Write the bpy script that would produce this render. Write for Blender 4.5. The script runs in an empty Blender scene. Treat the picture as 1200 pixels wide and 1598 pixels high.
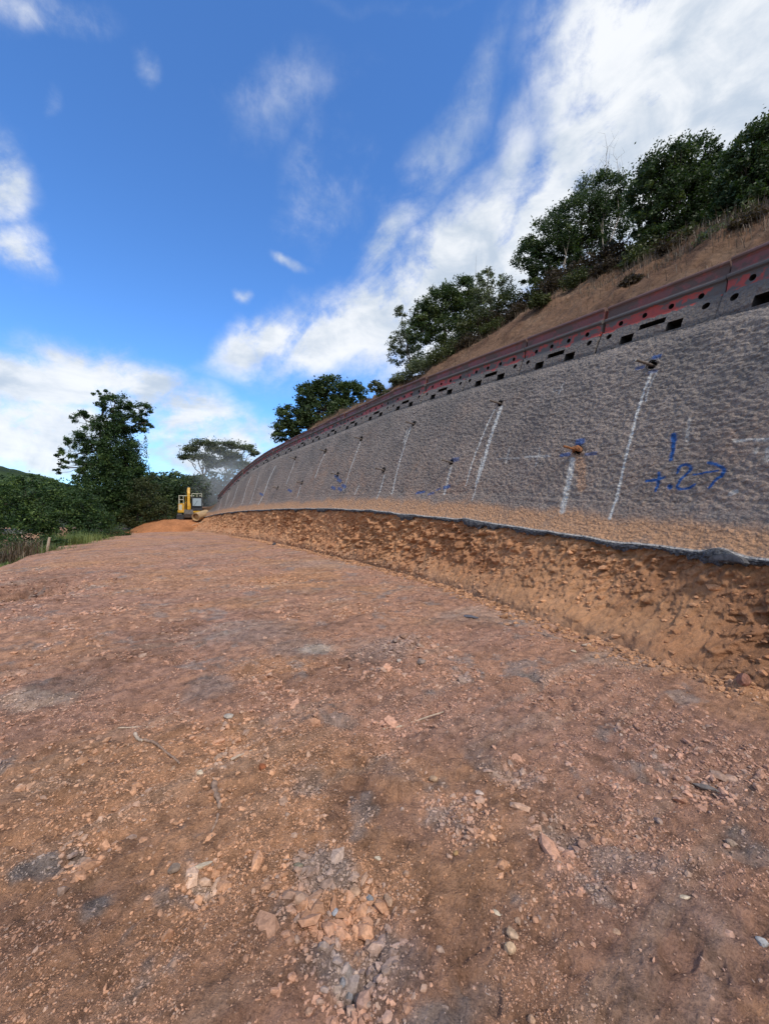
import bpy, math, random
import numpy as np
from mathutils import Vector, Matrix
R = math.radians
rnd = random.Random(7)
rng = np.random.default_rng(11)
S = bpy.context.scene

# ------------------------------------------------------------------ camera
F, CX, CY, CAMZ = 620.0, 600.0, 799.0, 1.6      # focal length in photo pixels, principal point, eye height
cam = bpy.data.cameras.new('camera'); co = bpy.data.objects.new('camera', cam)
S.collection.objects.link(co); S.camera = co
co.location = (0, 0, CAMZ); co.rotation_euler = (R(90), 0, 0)
cam.sensor_fit = 'VERTICAL'; cam.sensor_height = 36; cam.sensor_width = 27
cam.lens = 36 * F / 1598.0; cam.clip_start = 0.05; cam.clip_end = 6000

def at(u, v, Y):
    return Vector(((u - CX) / F * Y, Y, CAMZ + (CY - v) / F * Y))
def on_ground(u, v, z=0.0):
    Y = (CAMZ - z) * F / (v - CY)
    return Vector(((u - CX) / F * Y, Y, z))

# ------------------------------------------------------------------ light
SUN_EL, SUN_AZ = 50.0, 150.0      # azimuth measured from +Y (view direction) towards +X
w = bpy.data.worlds.new("World"); S.world = w; w.use_nodes = True
nt = w.node_tree; nt.nodes.clear()
class NB:
    """tiny helper for building shader graphs"""
    def __init__(s, nt): s.nt = nt
    def n(s, typ, **kw):
        nd = s.nt.nodes.new(typ)
        for k, v in kw.items(): setattr(nd, k, v)
        return nd
    def l(s, a, b): s.nt.links.new(a, b)
    def setin(s, sock, v):
        if isinstance(v, bpy.types.NodeSocket): s.l(v, sock)
        elif v is not None: sock.default_value = v
    def m(s, op, a, b=None, c=None, clamp=False):
        nd = s.n('ShaderNodeMath', operation=op); nd.use_clamp = clamp
        s.setin(nd.inputs[0], a)
        if b is not None: s.setin(nd.inputs[1], b)
        if c is not None: s.setin(nd.inputs[2], c)
        return nd.outputs[0]
    def mix(s, f, a, b, blend='MIX'):
        nd = s.n('ShaderNodeMix', data_type='RGBA', blend_type=blend)
        s.setin(nd.inputs[0], f); s.setin(nd.inputs[6], a); s.setin(nd.inputs[7], b)
        return nd.outputs[2]
    def sm(s, x, a, b, lo=0.0, hi=1.0):
        nd = s.n('ShaderNodeMapRange', interpolation_type='SMOOTHSTEP')
        s.setin(nd.inputs[0], x); nd.inputs[1].default_value = a; nd.inputs[2].default_value = b
        nd.inputs[3].default_value = lo; nd.inputs[4].default_value = hi
        return nd.outputs[0]
    def noise(s, vec, scale, detail=4, rough=0.55, dist=0.0, dim='3D'):
        nd = s.n('ShaderNodeTexNoise', noise_dimensions=dim)
        if vec is not None: s.l(vec, nd.inputs['Vector'])
        nd.inputs['Scale'].default_value = scale; nd.inputs['Detail'].default_value = detail
        nd.inputs['Roughness'].default_value = rough; nd.inputs['Distortion'].default_value = dist
        return nd.outputs['Fac']
    def mapping(s, vec, scale=(1, 1, 1), rot=(0, 0, 0), loc=(0, 0, 0)):
        nd = s.n('ShaderNodeMapping'); s.l(vec, nd.inputs[0])
        nd.inputs[1].default_value = loc; nd.inputs[2].default_value = rot; nd.inputs[3].default_value = scale
        return nd.outputs[0]

b = NB(nt)
sky = b.n('ShaderNodeTexSky', sky_type='NISHITA'); sky.sun_disc = False
sky.sun_elevation = R(SUN_EL); sky.sun_rotation = R(SUN_AZ); sky.altitude = 200
sky.air_density = 1.0; sky.dust_density = 0.15; sky.ozone_density = 3.5
SKY_K = 0.12
gen = b.n('ShaderNodeTexCoord').outputs['Generated']
sep = b.n('ShaderNodeSeparateXYZ'); b.l(gen, sep.inputs[0])
az = b.m('ARCTAN2', sep.outputs[0], sep.outputs[1])
el = b.m('ARCSINE', sep.outputs[2])
# clouds: soft banks at compass bearings / elevations, broken up by fractal noise on the sky sphere
warp = b.n('ShaderNodeTexNoise'); b.l(gen, warp.inputs['Vector']); warp.inputs['Scale'].default_value = 4.2
warp.inputs['Detail'].default_value = 5
ws = b.n('ShaderNodeSeparateColor'); b.l(warp.outputs['Color'], ws.inputs[0])
azw = b.m('ADD', az, b.m('MULTIPLY', b.m('SUBTRACT', ws.outputs[0], 0.5), 0.22))
elw = b.m('ADD', el, b.m('MULTIPLY', b.m('SUBTRACT', ws.outputs[1], 0.5), 0.18))
CL = [  # u, v, half-width, half-height, rotation(deg, + = rising to the right), amount
    (1090, 60, 230, 210, 0, 1.5), (1180, 230, 280, 120, 20, 1.4), (980, 250, 190, 110, 38, 1.35), (840, 345, 160, 85, 36, 1.3), (760, 290, 120, 50, 38, .62),
    (690, 430, 150, 72, 33, 1.35), (560, 495, 135, 52, 24, 1.2), (430, 535, 100, 30, 16, 1.0), (745, 480, 140, 60, 25, 1.1), (600, 390, 90, 36, 38, .6),
    (10, 290, 50, 70, -20, .95), (25, 385, 48, 45, -35, .95),
    (60, 600, 140, 46, 5, 1.15), (210, 590, 120, 40, -8, 1.15), (60, 690, 170, 60, 0, 1.3), (270, 640, 130, 55, -12, 1.2),
    (330, 700, 140, 50, 0, 1.1), (420, 675, 30, 34, 0, .85), (395, 468, 20, 16, 0, .7), (468, 402, 24, 12, -15, .62),
    (60, 30, 120, 50, 20, .50), (210, 105, 22, 40, -10, .5), (100, 185, 20, 45, -15, .30), (450, 165, 130, 80, 10, .36),
    (520, 290, 80, 100, 30, .40), (700, 230, 140, 60, 35, .44), (900, 160, 120, 120, 50, .7), (640, 20, 260, 25, 0, .2)]
cov = None
for (u, v, a_, b_, rot, amp) in CL:
    a0 = math.atan((u - CX) / F); e0 = math.atan((CY - v) / F * math.cos(a0))
    sa = a_ / F * math.cos(a0) ** 2; sb = b_ / F * math.cos(e0) ** 2 * math.cos(a0)
    c_, s_ = math.cos(R(rot)), math.sin(R(rot))
    dx = b.m('SUBTRACT', azw, a0); dy = b.m('SUBTRACT', elw, e0)
    p = b.m('ADD', b.m('MULTIPLY', dx, c_ / sa), b.m('MULTIPLY', dy, s_ / sa))
    q = b.m('ADD', b.m('MULTIPLY', dx, -s_ / sb), b.m('MULTIPLY', dy, c_ / sb))
    g = b.m('MULTIPLY', b.m('EXPONENT', b.m('MULTIPLY', b.m('ADD', b.m('MULTIPLY', p, p), b.m('MULTIPLY', q, q)), -0.8)), amp)
    cov = g if cov is None else b.m('MAXIMUM', cov, g)
# unseen cloud added behind the viewer and overhead, to make the light more neutral
back = b.sm(sep.outputs[1], 0.15, -0.4); cov = b.m('MAXIMUM', cov, b.m('MULTIPLY', back, 1.0))
zen = b.sm(el, 1.02, 1.25); cov = b.m('MAXIMUM', cov, b.m('MULTIPLY', zen, 1.0))
dmap = b.mapping(gen, scale=(1, 1, 1.7))
fb = b.noise(dmap, 4.5, 9, 0.6, 0.25)
fb2 = b.noise(b.mapping(gen, scale=(1, 1, 2.4), rot=(0, R(30), 0)), 9.0, 8, 0.62, 0.4)
wisp = b.noise(b.mapping(b.mapping(gen, rot=(0, R(35), 0)), scale=(1, 1, 1.9)), 5.0, 12, 0.60, 0.5)
fine = b.noise(gen, 26.0, 8, 0.7, 0.3)
brk = b.m('ADD', b.m('ADD', b.m('MULTIPLY', fb, 0.42), b.m('MULTIPLY', wisp, 0.40)), b.m('MULTIPLY', fine, 0.18))
brk = b.sm(brk, 0.36, 0.62)
dens = b.m('MULTIPLY', cov, b.m('ADD', 0.30, b.m('MULTIPLY', brk, 0.85)))
dens = b.sm(dens, 0.10, 0.80)
shade = b.sm(b.m('ADD', b.m('MULTIPLY', b.noise(dmap, 7.0, 6, 0.55, 0.6), 0.75), b.m('MULTIPLY', fb2, 0.35)), 0.38, 0.70)
ccol = b.mix(shade, (0.50, 0.58, 0.68, 1), (0.86, 0.88, 0.90, 1))
skc = b.mix(1.0, sky.outputs[0], (SKY_K, SKY_K, SKY_K, 1), 'MULTIPLY')
skc = b.mix(1.0, skc, (0.84, 1.33, 1.85, 1), 'MULTIPLY')
col = b.mix(b.m('MULTIPLY', dens, 0.95), skc, ccol)
bg = b.n('ShaderNodeBackground'); b.l(col, bg.inputs[0]); bg.inputs[1].default_value = 1.0
wo = b.n('ShaderNodeOutputWorld'); b.l(bg.outputs[0], wo.inputs[0])
w.cycles.sampling_method = 'MANUAL'; w.cycles.sample_map_resolution = 512

sl = bpy.data.lights.new('sun', 'SUN'); so = bpy.data.objects.new('sun', sl); S.collection.objects.link(so)
sl.energy = 2.5; sl.angle = R(7); sl.color = (1.0, 0.93, 0.84)
sd = Vector((math.sin(R(SUN_AZ)) * math.cos(R(SUN_EL)), math.cos(R(SUN_AZ)) * math.cos(R(SUN_EL)), math.sin(R(SUN_EL))))
so.rotation_euler = sd.to_track_quat('Z', 'Y').to_euler()
S.view_settings.view_transform = 'Standard'; S.view_settings.look = 'None'
S.view_settings.exposure = 0.2; S.view_settings.gamma = 1.0
S.render.engine = 'CYCLES'

# ------------------------------------------------------------------ noise in numpy
def _h(ix, iy, iz, seed):
    h = (ix * 374761393 + iy * 668265263 + iz * 2147483647 + seed * 1274126177) & 0xFFFFFFFF
    h = ((h ^ (h >> 13)) * 1274126177) & 0xFFFFFFFF
    h = ((h ^ (h >> 15)) * 2246822519) & 0xFFFFFFFF
    return ((h ^ (h >> 16)) & 0xFFFFFF).astype(np.float64) / 0xFFFFFF
def vnoise(x, y, z=None, seed=0):
    x = np.asarray(x, float); y = np.asarray(y, float)
    ix = np.floor(x).astype(np.int64); iy = np.floor(y).astype(np.int64)
    fx = x - ix; fy = y - iy
    fx = fx * fx * fx * (fx * (fx * 6 - 15) + 10); fy = fy * fy * fy * (fy * (fy * 6 - 15) + 10)
    def sl2(iz):
        a = _h(ix, iy, iz, seed); b_ = _h(ix + 1, iy, iz, seed); c = _h(ix, iy + 1, iz, seed); d = _h(ix + 1, iy + 1, iz, seed)
        return (a * (1 - fx) + b_ * fx) * (1 - fy) + (c * (1 - fx) + d * fx) * fy
    if z is None: return sl2(np.zeros_like(ix)) * 2 - 1
    z = np.asarray(z, float); iz = np.floor(z).astype(np.int64); fz = z - iz; fz = fz * fz * (3 - 2 * fz)
    return (sl2(iz) * (1 - fz) + sl2(iz + 1) * fz) * 2 - 1
def fbm(x, y, sc, octv=4, seed=0, rough=0.5, z=None):
    r = 0; a = 1; t = 0
    for o in range(octv):
        k = sc * 2.03 ** o; ca, sa = math.cos(o * 1.3), math.sin(o * 1.3)
        r = r + a * vnoise((x * ca - y * sa) * k + o * 17.3, (x * sa + y * ca) * k - o * 9.1, None if z is None else z * k, seed + o)
        t += a; a *= rough
    return r / t
def ridged(x, y, sc, octv=3, seed=0, rough=0.5):
    r = 0; a = 1; t = 0
    for o in range(octv):
        k = sc * 2.1 ** o; ca, sa = math.cos(o * .9), math.sin(o * .9)
        r = r + a * (1 - np.abs(vnoise((x * ca - y * sa) * k + o * 7.7, (x * sa + y * ca) * k, None, seed + o)))
        t += a; a *= rough
    return r / t
def worley(x, y, sc, seed=0):
    """distance to nearest and id of the cell, for blocky broken earth"""
    x = x * sc; y = y * sc
    ix = np.floor(x).astype(np.int64); iy = np.floor(y).astype(np.int64)
    best = np.full(x.shape, 9.0); idv = np.zeros(x.shape); sec = np.full(x.shape, 9.0)
    z0 = np.zeros_like(ix)
    for dx in (-1, 0, 1):
        for dy in (-1, 0, 1):
            px = ix + dx + _h(ix + dx, iy + dy, z0, seed); py = iy + dy + _h(ix + dx, iy + dy, z0, seed + 5)
            d = np.hypot(px - x, py - y); m = d < best
            sec = np.where(m, best, np.minimum(sec, d)); idv = np.where(m, _h(ix + dx, iy + dy, z0, seed + 9), idv); best = np.where(m, d, best)
    return best, sec, idv
def sstep(a, b_, x):
    t = np.clip((x - a) / (b_ - a), 0, 1); return t * t * (3 - 2 * t)

# ------------------------------------------------------------------ mesh + object helpers
def mesh_np(name, V, faces4=None, faces3=None, smooth=False, attrs=None, cols=None):
    me = bpy.data.meshes.new(name)
    V = np.asarray(V, np.float32).reshape(-1, 3)
    idx = []; tot = []
    if faces4 is not None and len(faces4): f = np.asarray(faces4, np.int32); idx.append(f.ravel()); tot.append(np.full(len(f), 4, np.int32))
    if faces3 is not None and len(faces3): f = np.asarray(faces3, np.int32); idx.append(f.ravel()); tot.append(np.full(len(f), 3, np.int32))
    idx = np.concatenate(idx); tot = np.concatenate(tot)
    me.vertices.add(len(V)); me.vertices.foreach_set('co', V.ravel())
    me.loops.add(len(idx)); me.loops.foreach_set('vertex_index', idx)
    me.polygons.add(len(tot)); st = np.zeros(len(tot), np.int32); st[1:] = np.cumsum(tot)[:-1]
    me.polygons.foreach_set('loop_start', st)
    me.polygons.foreach_set('use_smooth', np.full(len(tot), smooth, bool))
    me.update(calc_edges=True)
    for k, v in (attrs or {}).items():
        a = me.attributes.new(k, 'FLOAT', 'POINT'); a.data.foreach_set('value', np.asarray(v, np.float32))
    if cols is not None:
        a = me.attributes.new('col', 'FLOAT_COLOR', 'POINT')
        c = np.ones((len(V), 4), np.float32); c[:, :3] = cols; a.data.foreach_set('color', c.ravel())
    me.validate(); return me
def link(name, me, mat, parent=None):
    o = bpy.data.objects.new(name, me); S.collection.objects.link(o)
    if mat is not None and me is not None and not me.materials:
        for mm in (mat if isinstance(mat, (list, tuple)) else [mat]): me.materials.append(mm)
    if parent is not None: o.parent = parent
    return o
def thing(name, label, cat, loc=(0, 0, 0), rz=0, group=None):
    o = bpy.data.objects.new(name, None); S.collection.objects.link(o); o.empty_display_size = 0.2
    o.location = loc; o.rotation_euler = (0, 0, rz)
    return tag(o, label, cat, group)
def tag(o, label=None, cat=None, group=None, kind=None):
    for k, v in (('label', label), ('category', cat), ('group', group), ('kind', kind)):
        if v: o[k] = v
    return o
def grid_faces(nu, nv, wrap=False):
    i = np.arange(nu if wrap else nu - 1)[:, None]; j = np.arange(nv - 1)[None, :]
    i2 = (i + 1) % nu
    a = i * nv + j; b_ = i2 * nv + j; c = i2 * nv + j + 1; d = i * nv + j + 1
    return np.stack([a, b_, c, d], -1).reshape(-1, 4)
class MB:
    def __init__(s): s.v = []; s.q = []; s.t = []; s.n = 0; s.a = []
    def add(s, V, q=None, t=None, tint=None):
        V = np.asarray(V, float).reshape(-1, 3); s.v.append(V)
        if q is not None and len(q): s.q.append(np.asarray(q) + s.n)
        if t is not None and len(t): s.t.append(np.asarray(t) + s.n)
        s.a.append(np.full(len(V), .5) if tint is None else np.broadcast_to(tint, (len(V),)))
        s.n += len(V); return s
    def tube(s, pts, rad, sides=6, cap=True, tint=None):
        pts = [Vector(p) for p in pts]; k = len(pts)
        if not hasattr(rad, '__len__'): rad = [rad] * k
        V = []; up = Vector((0.13, 0.21, 1)).normalized()
        for i, p in enumerate(pts):
            d = (pts[min(i + 1, k - 1)] - pts[max(i - 1, 0)])
            d = d.normalized() if d.length > 1e-9 else Vector((0, 0, 1))
            if abs(d.dot(up)) > .97: up = Vector((1, .1, 0)).normalized()
            x = d.cross(up).normalized(); y = d.cross(x)
            for j in range(sides):
                a = 2 * math.pi * j / sides; V.append(p + (x * math.cos(a) + y * math.sin(a)) * rad[i])
        q = [(i * sides + j, i * sides + (j + 1) % sides, (i + 1) * sides + (j + 1) % sides, (i + 1) * sides + j) for i in range(k - 1) for j in range(sides)]
        t = []
        if cap:
            V.append(pts[0]); V.append(pts[-1]); c0, c1 = len(V) - 2, len(V) - 1
            for j in range(sides):
                t.append((c0, (j + 1) % sides, j)); t.append((c1, (k - 1) * sides + j, (k - 1) * sides + (j + 1) % sides))
        return s.add(np.array([tuple(v) for v in V]), q, t, tint)
    def box(s, c, size, rot=None, taper=1.0, tint=None):
        hx, hy, hz = [d / 2 for d in size]; V = []
        for z in (-1, 1):
            k = taper if z > 0 else 1
            for x, y in ((-1, -1), (1, -1), (1, 1), (-1, 1)): V.append(Vector((x * hx * k, y * hy * k, z * hz)))
        if rot is not None: V = [rot @ v for v in V]
        V = [v + Vector(c) for v in V]
        return s.add([tuple(v) for v in V], [(0, 3, 2, 1), (4, 5, 6, 7), (0, 1, 5, 4), (1, 2, 6, 5), (2, 3, 7, 6), (3, 0, 4, 7)], tint=tint)
    def prism(s, poly, axis, a0, a1, tint=None):
        """extrude a 2-D outline; axis 'x': poly is (y,z); axis 'y': poly is (x,z)"""
        n = len(poly); f = (lambda p, a: (a, p[0], p[1])) if axis == 'x' else (lambda p, a: (p[0], a, p[1]))
        V = [f(p, a0) for p in poly] + [f(p, a1) for p in poly] + [f((sum(p[0] for p in poly) / n, sum(p[1] for p in poly) / n), a) for a in (a0, a1)]
        q = [(i, (i + 1) % n, n + (i + 1) % n, n + i) for i in range(n)]
        t = [(2 * n, (i + 1) % n, i) for i in range(n)] + [(2 * n + 1, n + i, n + (i + 1) % n) for i in range(n)]
        return s.add(V, q, t, tint)
    def mesh(s, name, smooth=False):
        return mesh_np(name, np.concatenate(s.v), np.concatenate(s.q) if s.q else None, np.concatenate(s.t) if s.t else None, smooth, {'tint': np.concatenate(s.a)})
    def build(s, name, mat, parent=None, smooth=False, bevel=0):
        me = s.mesh(name, smooth); o = link(name, me, mat, parent)
        if bevel:
            import bmesh
            bm = bmesh.new(); bm.from_mesh(me); bmesh.ops.recalc_face_normals(bm, faces=bm.faces)
            bmesh.ops.bevel(bm, geom=[e for e in bm.edges if e.calc_face_angle(0) > .5], offset=bevel, segments=2, affect='EDGES', clamp_overlap=True)
            bm.to_mesh(me); bm.free()
        return o

# ------------------------------------------------------------------ materials
def new_mat(name, rough=0.9, spec=0.2):
    m = bpy.data.materials.new(name); m.use_nodes = True; n = m.node_tree
    bs = n.nodes['Principled BSDF']; bs.inputs['Roughness'].default_value = rough
    bs.inputs['Specular IOR Level'].default_value = spec
    return m, NB(n), bs
def bump(nb, bs, height, dist, strength=1.0, normal=None):
    nd = nb.n('ShaderNodeBump'); nd.inputs['Strength'].default_value = strength; nd.inputs['Distance'].default_value = dist
    nb.l(height, nd.inputs['Height'])
    if normal is not None: nb.l(normal, nd.inputs['Normal'])
    nb.l(nd.outputs[0], bs.inputs['Normal']); return nd.outputs[0]
def attr(nb, name):
    return nb.n('ShaderNodeAttribute', attribute_name=name)
def tex(nb): return nb.n('ShaderNodeTexCoord').outputs['Object']

def earth_mat(name, gain=0.5, bd=0.02):
    m, nb, bs = new_mat(name, 0.95, 0.12)
    c = attr(nb, 'col').outputs['Color']; t = tex(nb)
    n1 = nb.noise(t, 9, 8, 0.68); n2 = nb.noise(t, 95, 6, 0.75); n3 = nb.noise(t, 1.3, 5, .6)
    v = nb.m('ADD', nb.m('MULTIPLY', n1, 0.55), nb.m('MULTIPLY', n2, 0.45))
    k = nb.sm(v, 0.32, 0.68, 1 - gain, 1 + gain * .8)
    k = nb.m('MULTIPLY', k, nb.sm(n3, .3, .7, .88, 1.12))
    kc = nb.n('ShaderNodeCombineColor'); [nb.l(k, kc.inputs[i]) for i in range(3)]
    nb.l(nb.mix(1.0, c, kc.outputs[0], 'MULTIPLY'), bs.inputs['Base Color'])
    h = nb.m('ADD', nb.m('MULTIPLY', n1, 1.0), nb.m('MULTIPLY', n2, 0.35))
    bump(nb, bs, h, bd, 1.0); return m
M_ground = earth_mat('ground_earth', 0.62, 0.06)  # colour contrast raised to stand in for fine shadows and highlights in the soil
M_bank = earth_mat('bank_earth', 0.34, 0.07)
M_hill = earth_mat('hill_earth', 0.45, 0.08)

def stone_mat():
    m, nb, bs = new_mat('stone', 0.88, 0.25)
    c = attr(nb, 'col').outputs['Color']; t = tex(nb)
    n = nb.noise(t, 60, 6, 0.65); k = nb.sm(n, .3, .7, .7, 1.25)
    kc = nb.n('ShaderNodeCombineColor'); [nb.l(k, kc.inputs[i]) for i in range(3)]
    nb.l(nb.mix(1.0, c, kc.outputs[0], 'MULTIPLY'), bs.inputs['Base Color'])
    bump(nb, bs, n, .004, .8); return m
M_stone = stone_mat()

def wall_mat():
    m, nb, bs = new_mat('sprayed_concrete', 0.93, 0.15)
    t = tex(nb)
    n1 = nb.noise(t, 0.9, 5, .6); n2 = nb.noise(t, 22, 5, .65); n3 = nb.noise(t, 120, 4, .7); n4 = nb.noise(t, 3.5, 6, .65)
    warm = attr(nb, 'warm').outputs['Fac']; tan = attr(nb, 'tan').outputs['Fac']
    blue = attr(nb, 'blue').outputs['Fac']; white = attr(nb, 'white').outputs['Fac']
    grey = nb.mix(nb.sm(nb.m('ADD', nb.m('MULTIPLY', n1, .6), nb.m('MULTIPLY', nb.noise(nb.mapping(t, scale=(1, 1, .35)), 2.6, 5, .65), .4)), .34, .66), (0.195, 0.174, 0.162, 1), (0.305, 0.258, 0.228, 1))
    wf = nb.m('MULTIPLY', warm, nb.sm(nb.m('ADD', nb.m('MULTIPLY', n4, .6), nb.m('MULTIPLY', n2, .4)), .36, .66))
    c = nb.mix(wf, grey, (0.360, 0.245, 0.185, 1))
    tf = nb.m('MULTIPLY', tan, nb.sm(nb.m('ADD', nb.m('MULTIPLY', n2, .5), nb.m('MULTIPLY', n4, .5)), .25, .55))
    c = nb.mix(tf, c, (0.50, 0.285, 0.165, 1))
    wv = nb.m('MULTIPLY', white, nb.sm(n2, .25, .55, .7, 1))
    c = nb.mix(wv, c, (0.58, 0.58, 0.56, 1))
    bv = nb.m('MULTIPLY', blue, nb.sm(n3, .30, .55, .5, 1))
    c = nb.mix(bv, c, (0.008, 0.085, 0.30, 1))
    sp = nb.sm(nb.m('ADD', nb.m('MULTIPLY', n3, .5), nb.m('MULTIPLY', n2, .5)), .33, .67, .62, 1.3)
    kc = nb.n('ShaderNodeCombineColor'); [nb.l(sp, kc.inputs[i]) for i in range(3)]
    nb.l(nb.mix(1.0, c, kc.outputs[0], 'MULTIPLY'), bs.inputs['Base Color'])
    vr = nb.n('ShaderNodeTexVoronoi'); vr.feature = 'SMOOTH_F1'; vr.inputs['Scale'].default_value = 19; vr.inputs['Smoothness'].default_value = .6
    wv_ = nb.n('ShaderNodeTexNoise'); nb.l(t, wv_.inputs['Vector']); wv_.inputs['Scale'].default_value = 14; wm = nb.n('ShaderNodeVectorMath', operation='MULTIPLY_ADD'); nb.l(wv_.outputs['Color'], wm.inputs[0]); wm.inputs[1].default_value = (.09, .09, .09); nb.l(nb.mapping(t, scale=(1, 1, 1.5)), wm.inputs[2]); nb.l(wm.outputs[0], vr.inputs['Vector'])
    h = nb.m('ADD', nb.m('ADD', nb.m('MULTIPLY', n2, .8), nb.m('MULTIPLY', n3, .35)), nb.m('MULTIPLY', vr.outputs['Distance'], -1.0))
    bump(nb, bs, h, .040, .9); return m
M_wall = wall_mat()

def simple(name, colr, rough=0.7, spec=.3, var=0.25, sc=6, bd=0.0, metal=0):
    m, nb, bs = new_mat(name, rough, spec); t = tex(nb); n = nb.noise(t, sc, 6, .65)
    k = nb.sm(n, .3, .7, 1 - var, 1 + var); kc = nb.n('ShaderNodeCombineColor'); [nb.l(k, kc.inputs[i]) for i in range(3)]
    nb.l(nb.mix(1.0, (*colr, 1), kc.outputs[0], 'MULTIPLY'), bs.inputs['Base Color']); bs.inputs['Metallic'].default_value = metal
    if bd: bump(nb, bs, n, bd, .8)
    return m
M_rim = simple('broken_concrete', (.085, .087, .095), .95, .1, .5, 30, .03)
M_steel = simple('rusty_steel', (.13, .105, .09), .7, .4, .4, 40, .002, .3)
M_hole_dark = simple('dark_hole_lining', (.03, .03, .033), .95, .1, .3, 30)  # near-black colour stands in for the unlit depth of drill holes and barrier openings
M_mud = simple('mud', (.26, .12, .06), .95, .1, .4, 25, .01)
M_yellow = simple('yellow_paint', (.62, .34, .03), .5, .4, .2, 3)
M_black = simple('dark_metal', (.035, .035, .04), .6, .4, .3, 5)
M_track = simple('track_steel', (.10, .085, .075), .8, .3, .4, 8, .01)
M_cream = simple('cream_paint', (.55, .52, .40), .6, .4, .15, 4)
M_root = simple('root_wood', (.27, .18, .13), .9, .15, .4, 45, .006)
M_palestick = simple('bleached_wood', (.46, .36, .27), .9, .15, .3, 50, .005)
M_rope = simple('hose', (.42, .30, .20), .8, .2, .2, 20)
M_pipe = simple('dusty_pipe', (.42, .29, .16), .85, .2, .25, 6, .01)
M_slate = simple('slate_slab', (.10, .10, .108), .85, .25, .4, 14, .02)
M_paleslab = simple('pale_concrete', (.50, .47, .43), .9, .2, .2, 4, .01)
mg, nb_, bs_ = new_mat('cab_glass', .08, .6); bs_.inputs['Base Color'].default_value = (.30, .36, .40, 1)

def barrier_mat():
    m, nb, bs = new_mat('red_plastic_with_overspray', 0.6, 0.3)
    t = tex(nb); sp = nb.n('ShaderNodeSeparateXYZ'); nb.l(t, sp.inputs[0])
    oi = nb.n('ShaderNodeObjectInfo'); cmb = nb.n('ShaderNodeCombineXYZ'); nb.l(nb.m('MULTIPLY', oi.outputs['Random'], 40), cmb.inputs[0])
    va = nb.n('ShaderNodeVectorMath', operation='ADD'); nb.l(t, va.inputs[0]); nb.l(cmb.outputs[0], va.inputs[1]); tv = va.outputs[0]
    big = nb.noise(nb.mapping(tv, scale=(1.3, 1, 3)), 1.5, 4, .55); n2 = nb.noise(t, 22, 5, .65); n3 = nb.noise(t, 110, 4, .7); n4 = nb.noise(tv, 7, 6, .65)
    z = sp.outputs[2]
    low = nb.sm(z, .46, .26)                     # sprayed thick at the foot
    cov_ = nb.m('ADD', nb.m('MULTIPLY', low, .55), nb.m('MULTIPLY', big, .98))
    cov_ = nb.m('ADD', cov_, nb.m('MULTIPLY', nb.m('SUBTRACT', n4, .5), .8))
    ledge = nb.m('MULTIPLY', nb.sm(z, .60, .64), nb.sm(z, .72, .69)); cov_ = nb.m('ADD', cov_, nb.m('MULTIPLY', ledge, .22))
    grey = nb.sm(cov_, .44, .54)
    red = nb.mix(nb.sm(n4, .35, .7), (.40, .070, .050, 1), (.30, .060, .045, 1))
    dust = nb.sm(nb.m('ADD', z, nb.m('MULTIPLY', nb.m('SUBTRACT', n4, .5), .10)), .865, .90)
    gcol_ = nb.mix(n4, (.095, .094, .098, 1), (.155, .140, .132, 1))  # darker grey above the foot stands in for shade under the overhang
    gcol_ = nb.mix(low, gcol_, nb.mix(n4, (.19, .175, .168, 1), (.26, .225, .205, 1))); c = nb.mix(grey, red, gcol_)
    c = nb.mix(nb.m('MULTIPLY', dust, .85), c, (.23, .145, .115, 1))
    panel_shade = nb.sm(nb.m('ADD', n4, nb.m('MULTIPLY', nb.sm(z, .66, .74), .30)), .52, .75); c = nb.mix(nb.m('MULTIPLY', panel_shade, .72), c, (.125, .072, .062, 1))  # brown-maroon patches, strongest on the upper panel, painting in its recess shade
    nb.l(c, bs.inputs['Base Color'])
    nb.l(nb.sm(grey, 0, 1, .5, .95), bs.inputs['Roughness'])
    vr = nb.n('ShaderNodeTexVoronoi'); vr.feature = 'SMOOTH_F1'; vr.inputs['Scale'].default_value = 19; vr.inputs['Smoothness'].default_value = .6; nb.l(t, vr.inputs['Vector'])
    h = nb.m('MULTIPLY', nb.m('ADD', nb.m('ADD', n2, nb.m('MULTIPLY', n3, .35)), nb.m('MULTIPLY', vr.outputs['Distance'], -1.0)), nb.m('ADD', nb.m('MULTIPLY', grey, low), .05))
    bump(nb, bs, h, .07, 1.0); return m
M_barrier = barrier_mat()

def leaf_mat(name, c0, c1, c2, trans=.25):
    m, nb, bs = new_mat(name, .55, .3)
    tn = attr(nb, 'tint').outputs['Fac']
    cr = nb.n('ShaderNodeValToRGB'); nb.l(tn, cr.inputs[0]); e = cr.color_ramp.elements
    e[0].color = (*c0, 1); e[1].color = (*c2, 1); e.new(.55).color = (*c1, 1)
    nb.l(cr.outputs[0], bs.inputs['Base Color'])
    tr = nb.n('ShaderNodeBsdfTranslucent'); nb.l(nb.mix(1.0, cr.outputs[0], (1.3, 1.5, .6, 1), 'MULTIPLY'), tr.inputs[0])
    mx = nb.n('ShaderNodeMixShader'); mx.inputs[0].default_value = trans
    nb.l(bs.outputs[0], mx.inputs[1]); nb.l(tr.outputs[0], mx.inputs[2])
    nb.l(mx.outputs[0], nb.nt.nodes['Material Output'].inputs[0]); return m
M_leaf = leaf_mat('leaves_dark', (.018, .034, .014), (.046, .078, .028), (.135, .17, .065))
M_leafv = leaf_mat('leaves_vine', (.016, .036, .013), (.042, .082, .026), (.15, .21, .055))
M_leafg = leaf_mat('leaves_greyish', (.06, .075, .05), (.13, .15, .095), (.26, .27, .17), .35)
M_leafo = leaf_mat('leaves_olive', (.035, .045, .016), (.075, .090, .030), (.15, .16, .06))
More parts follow.
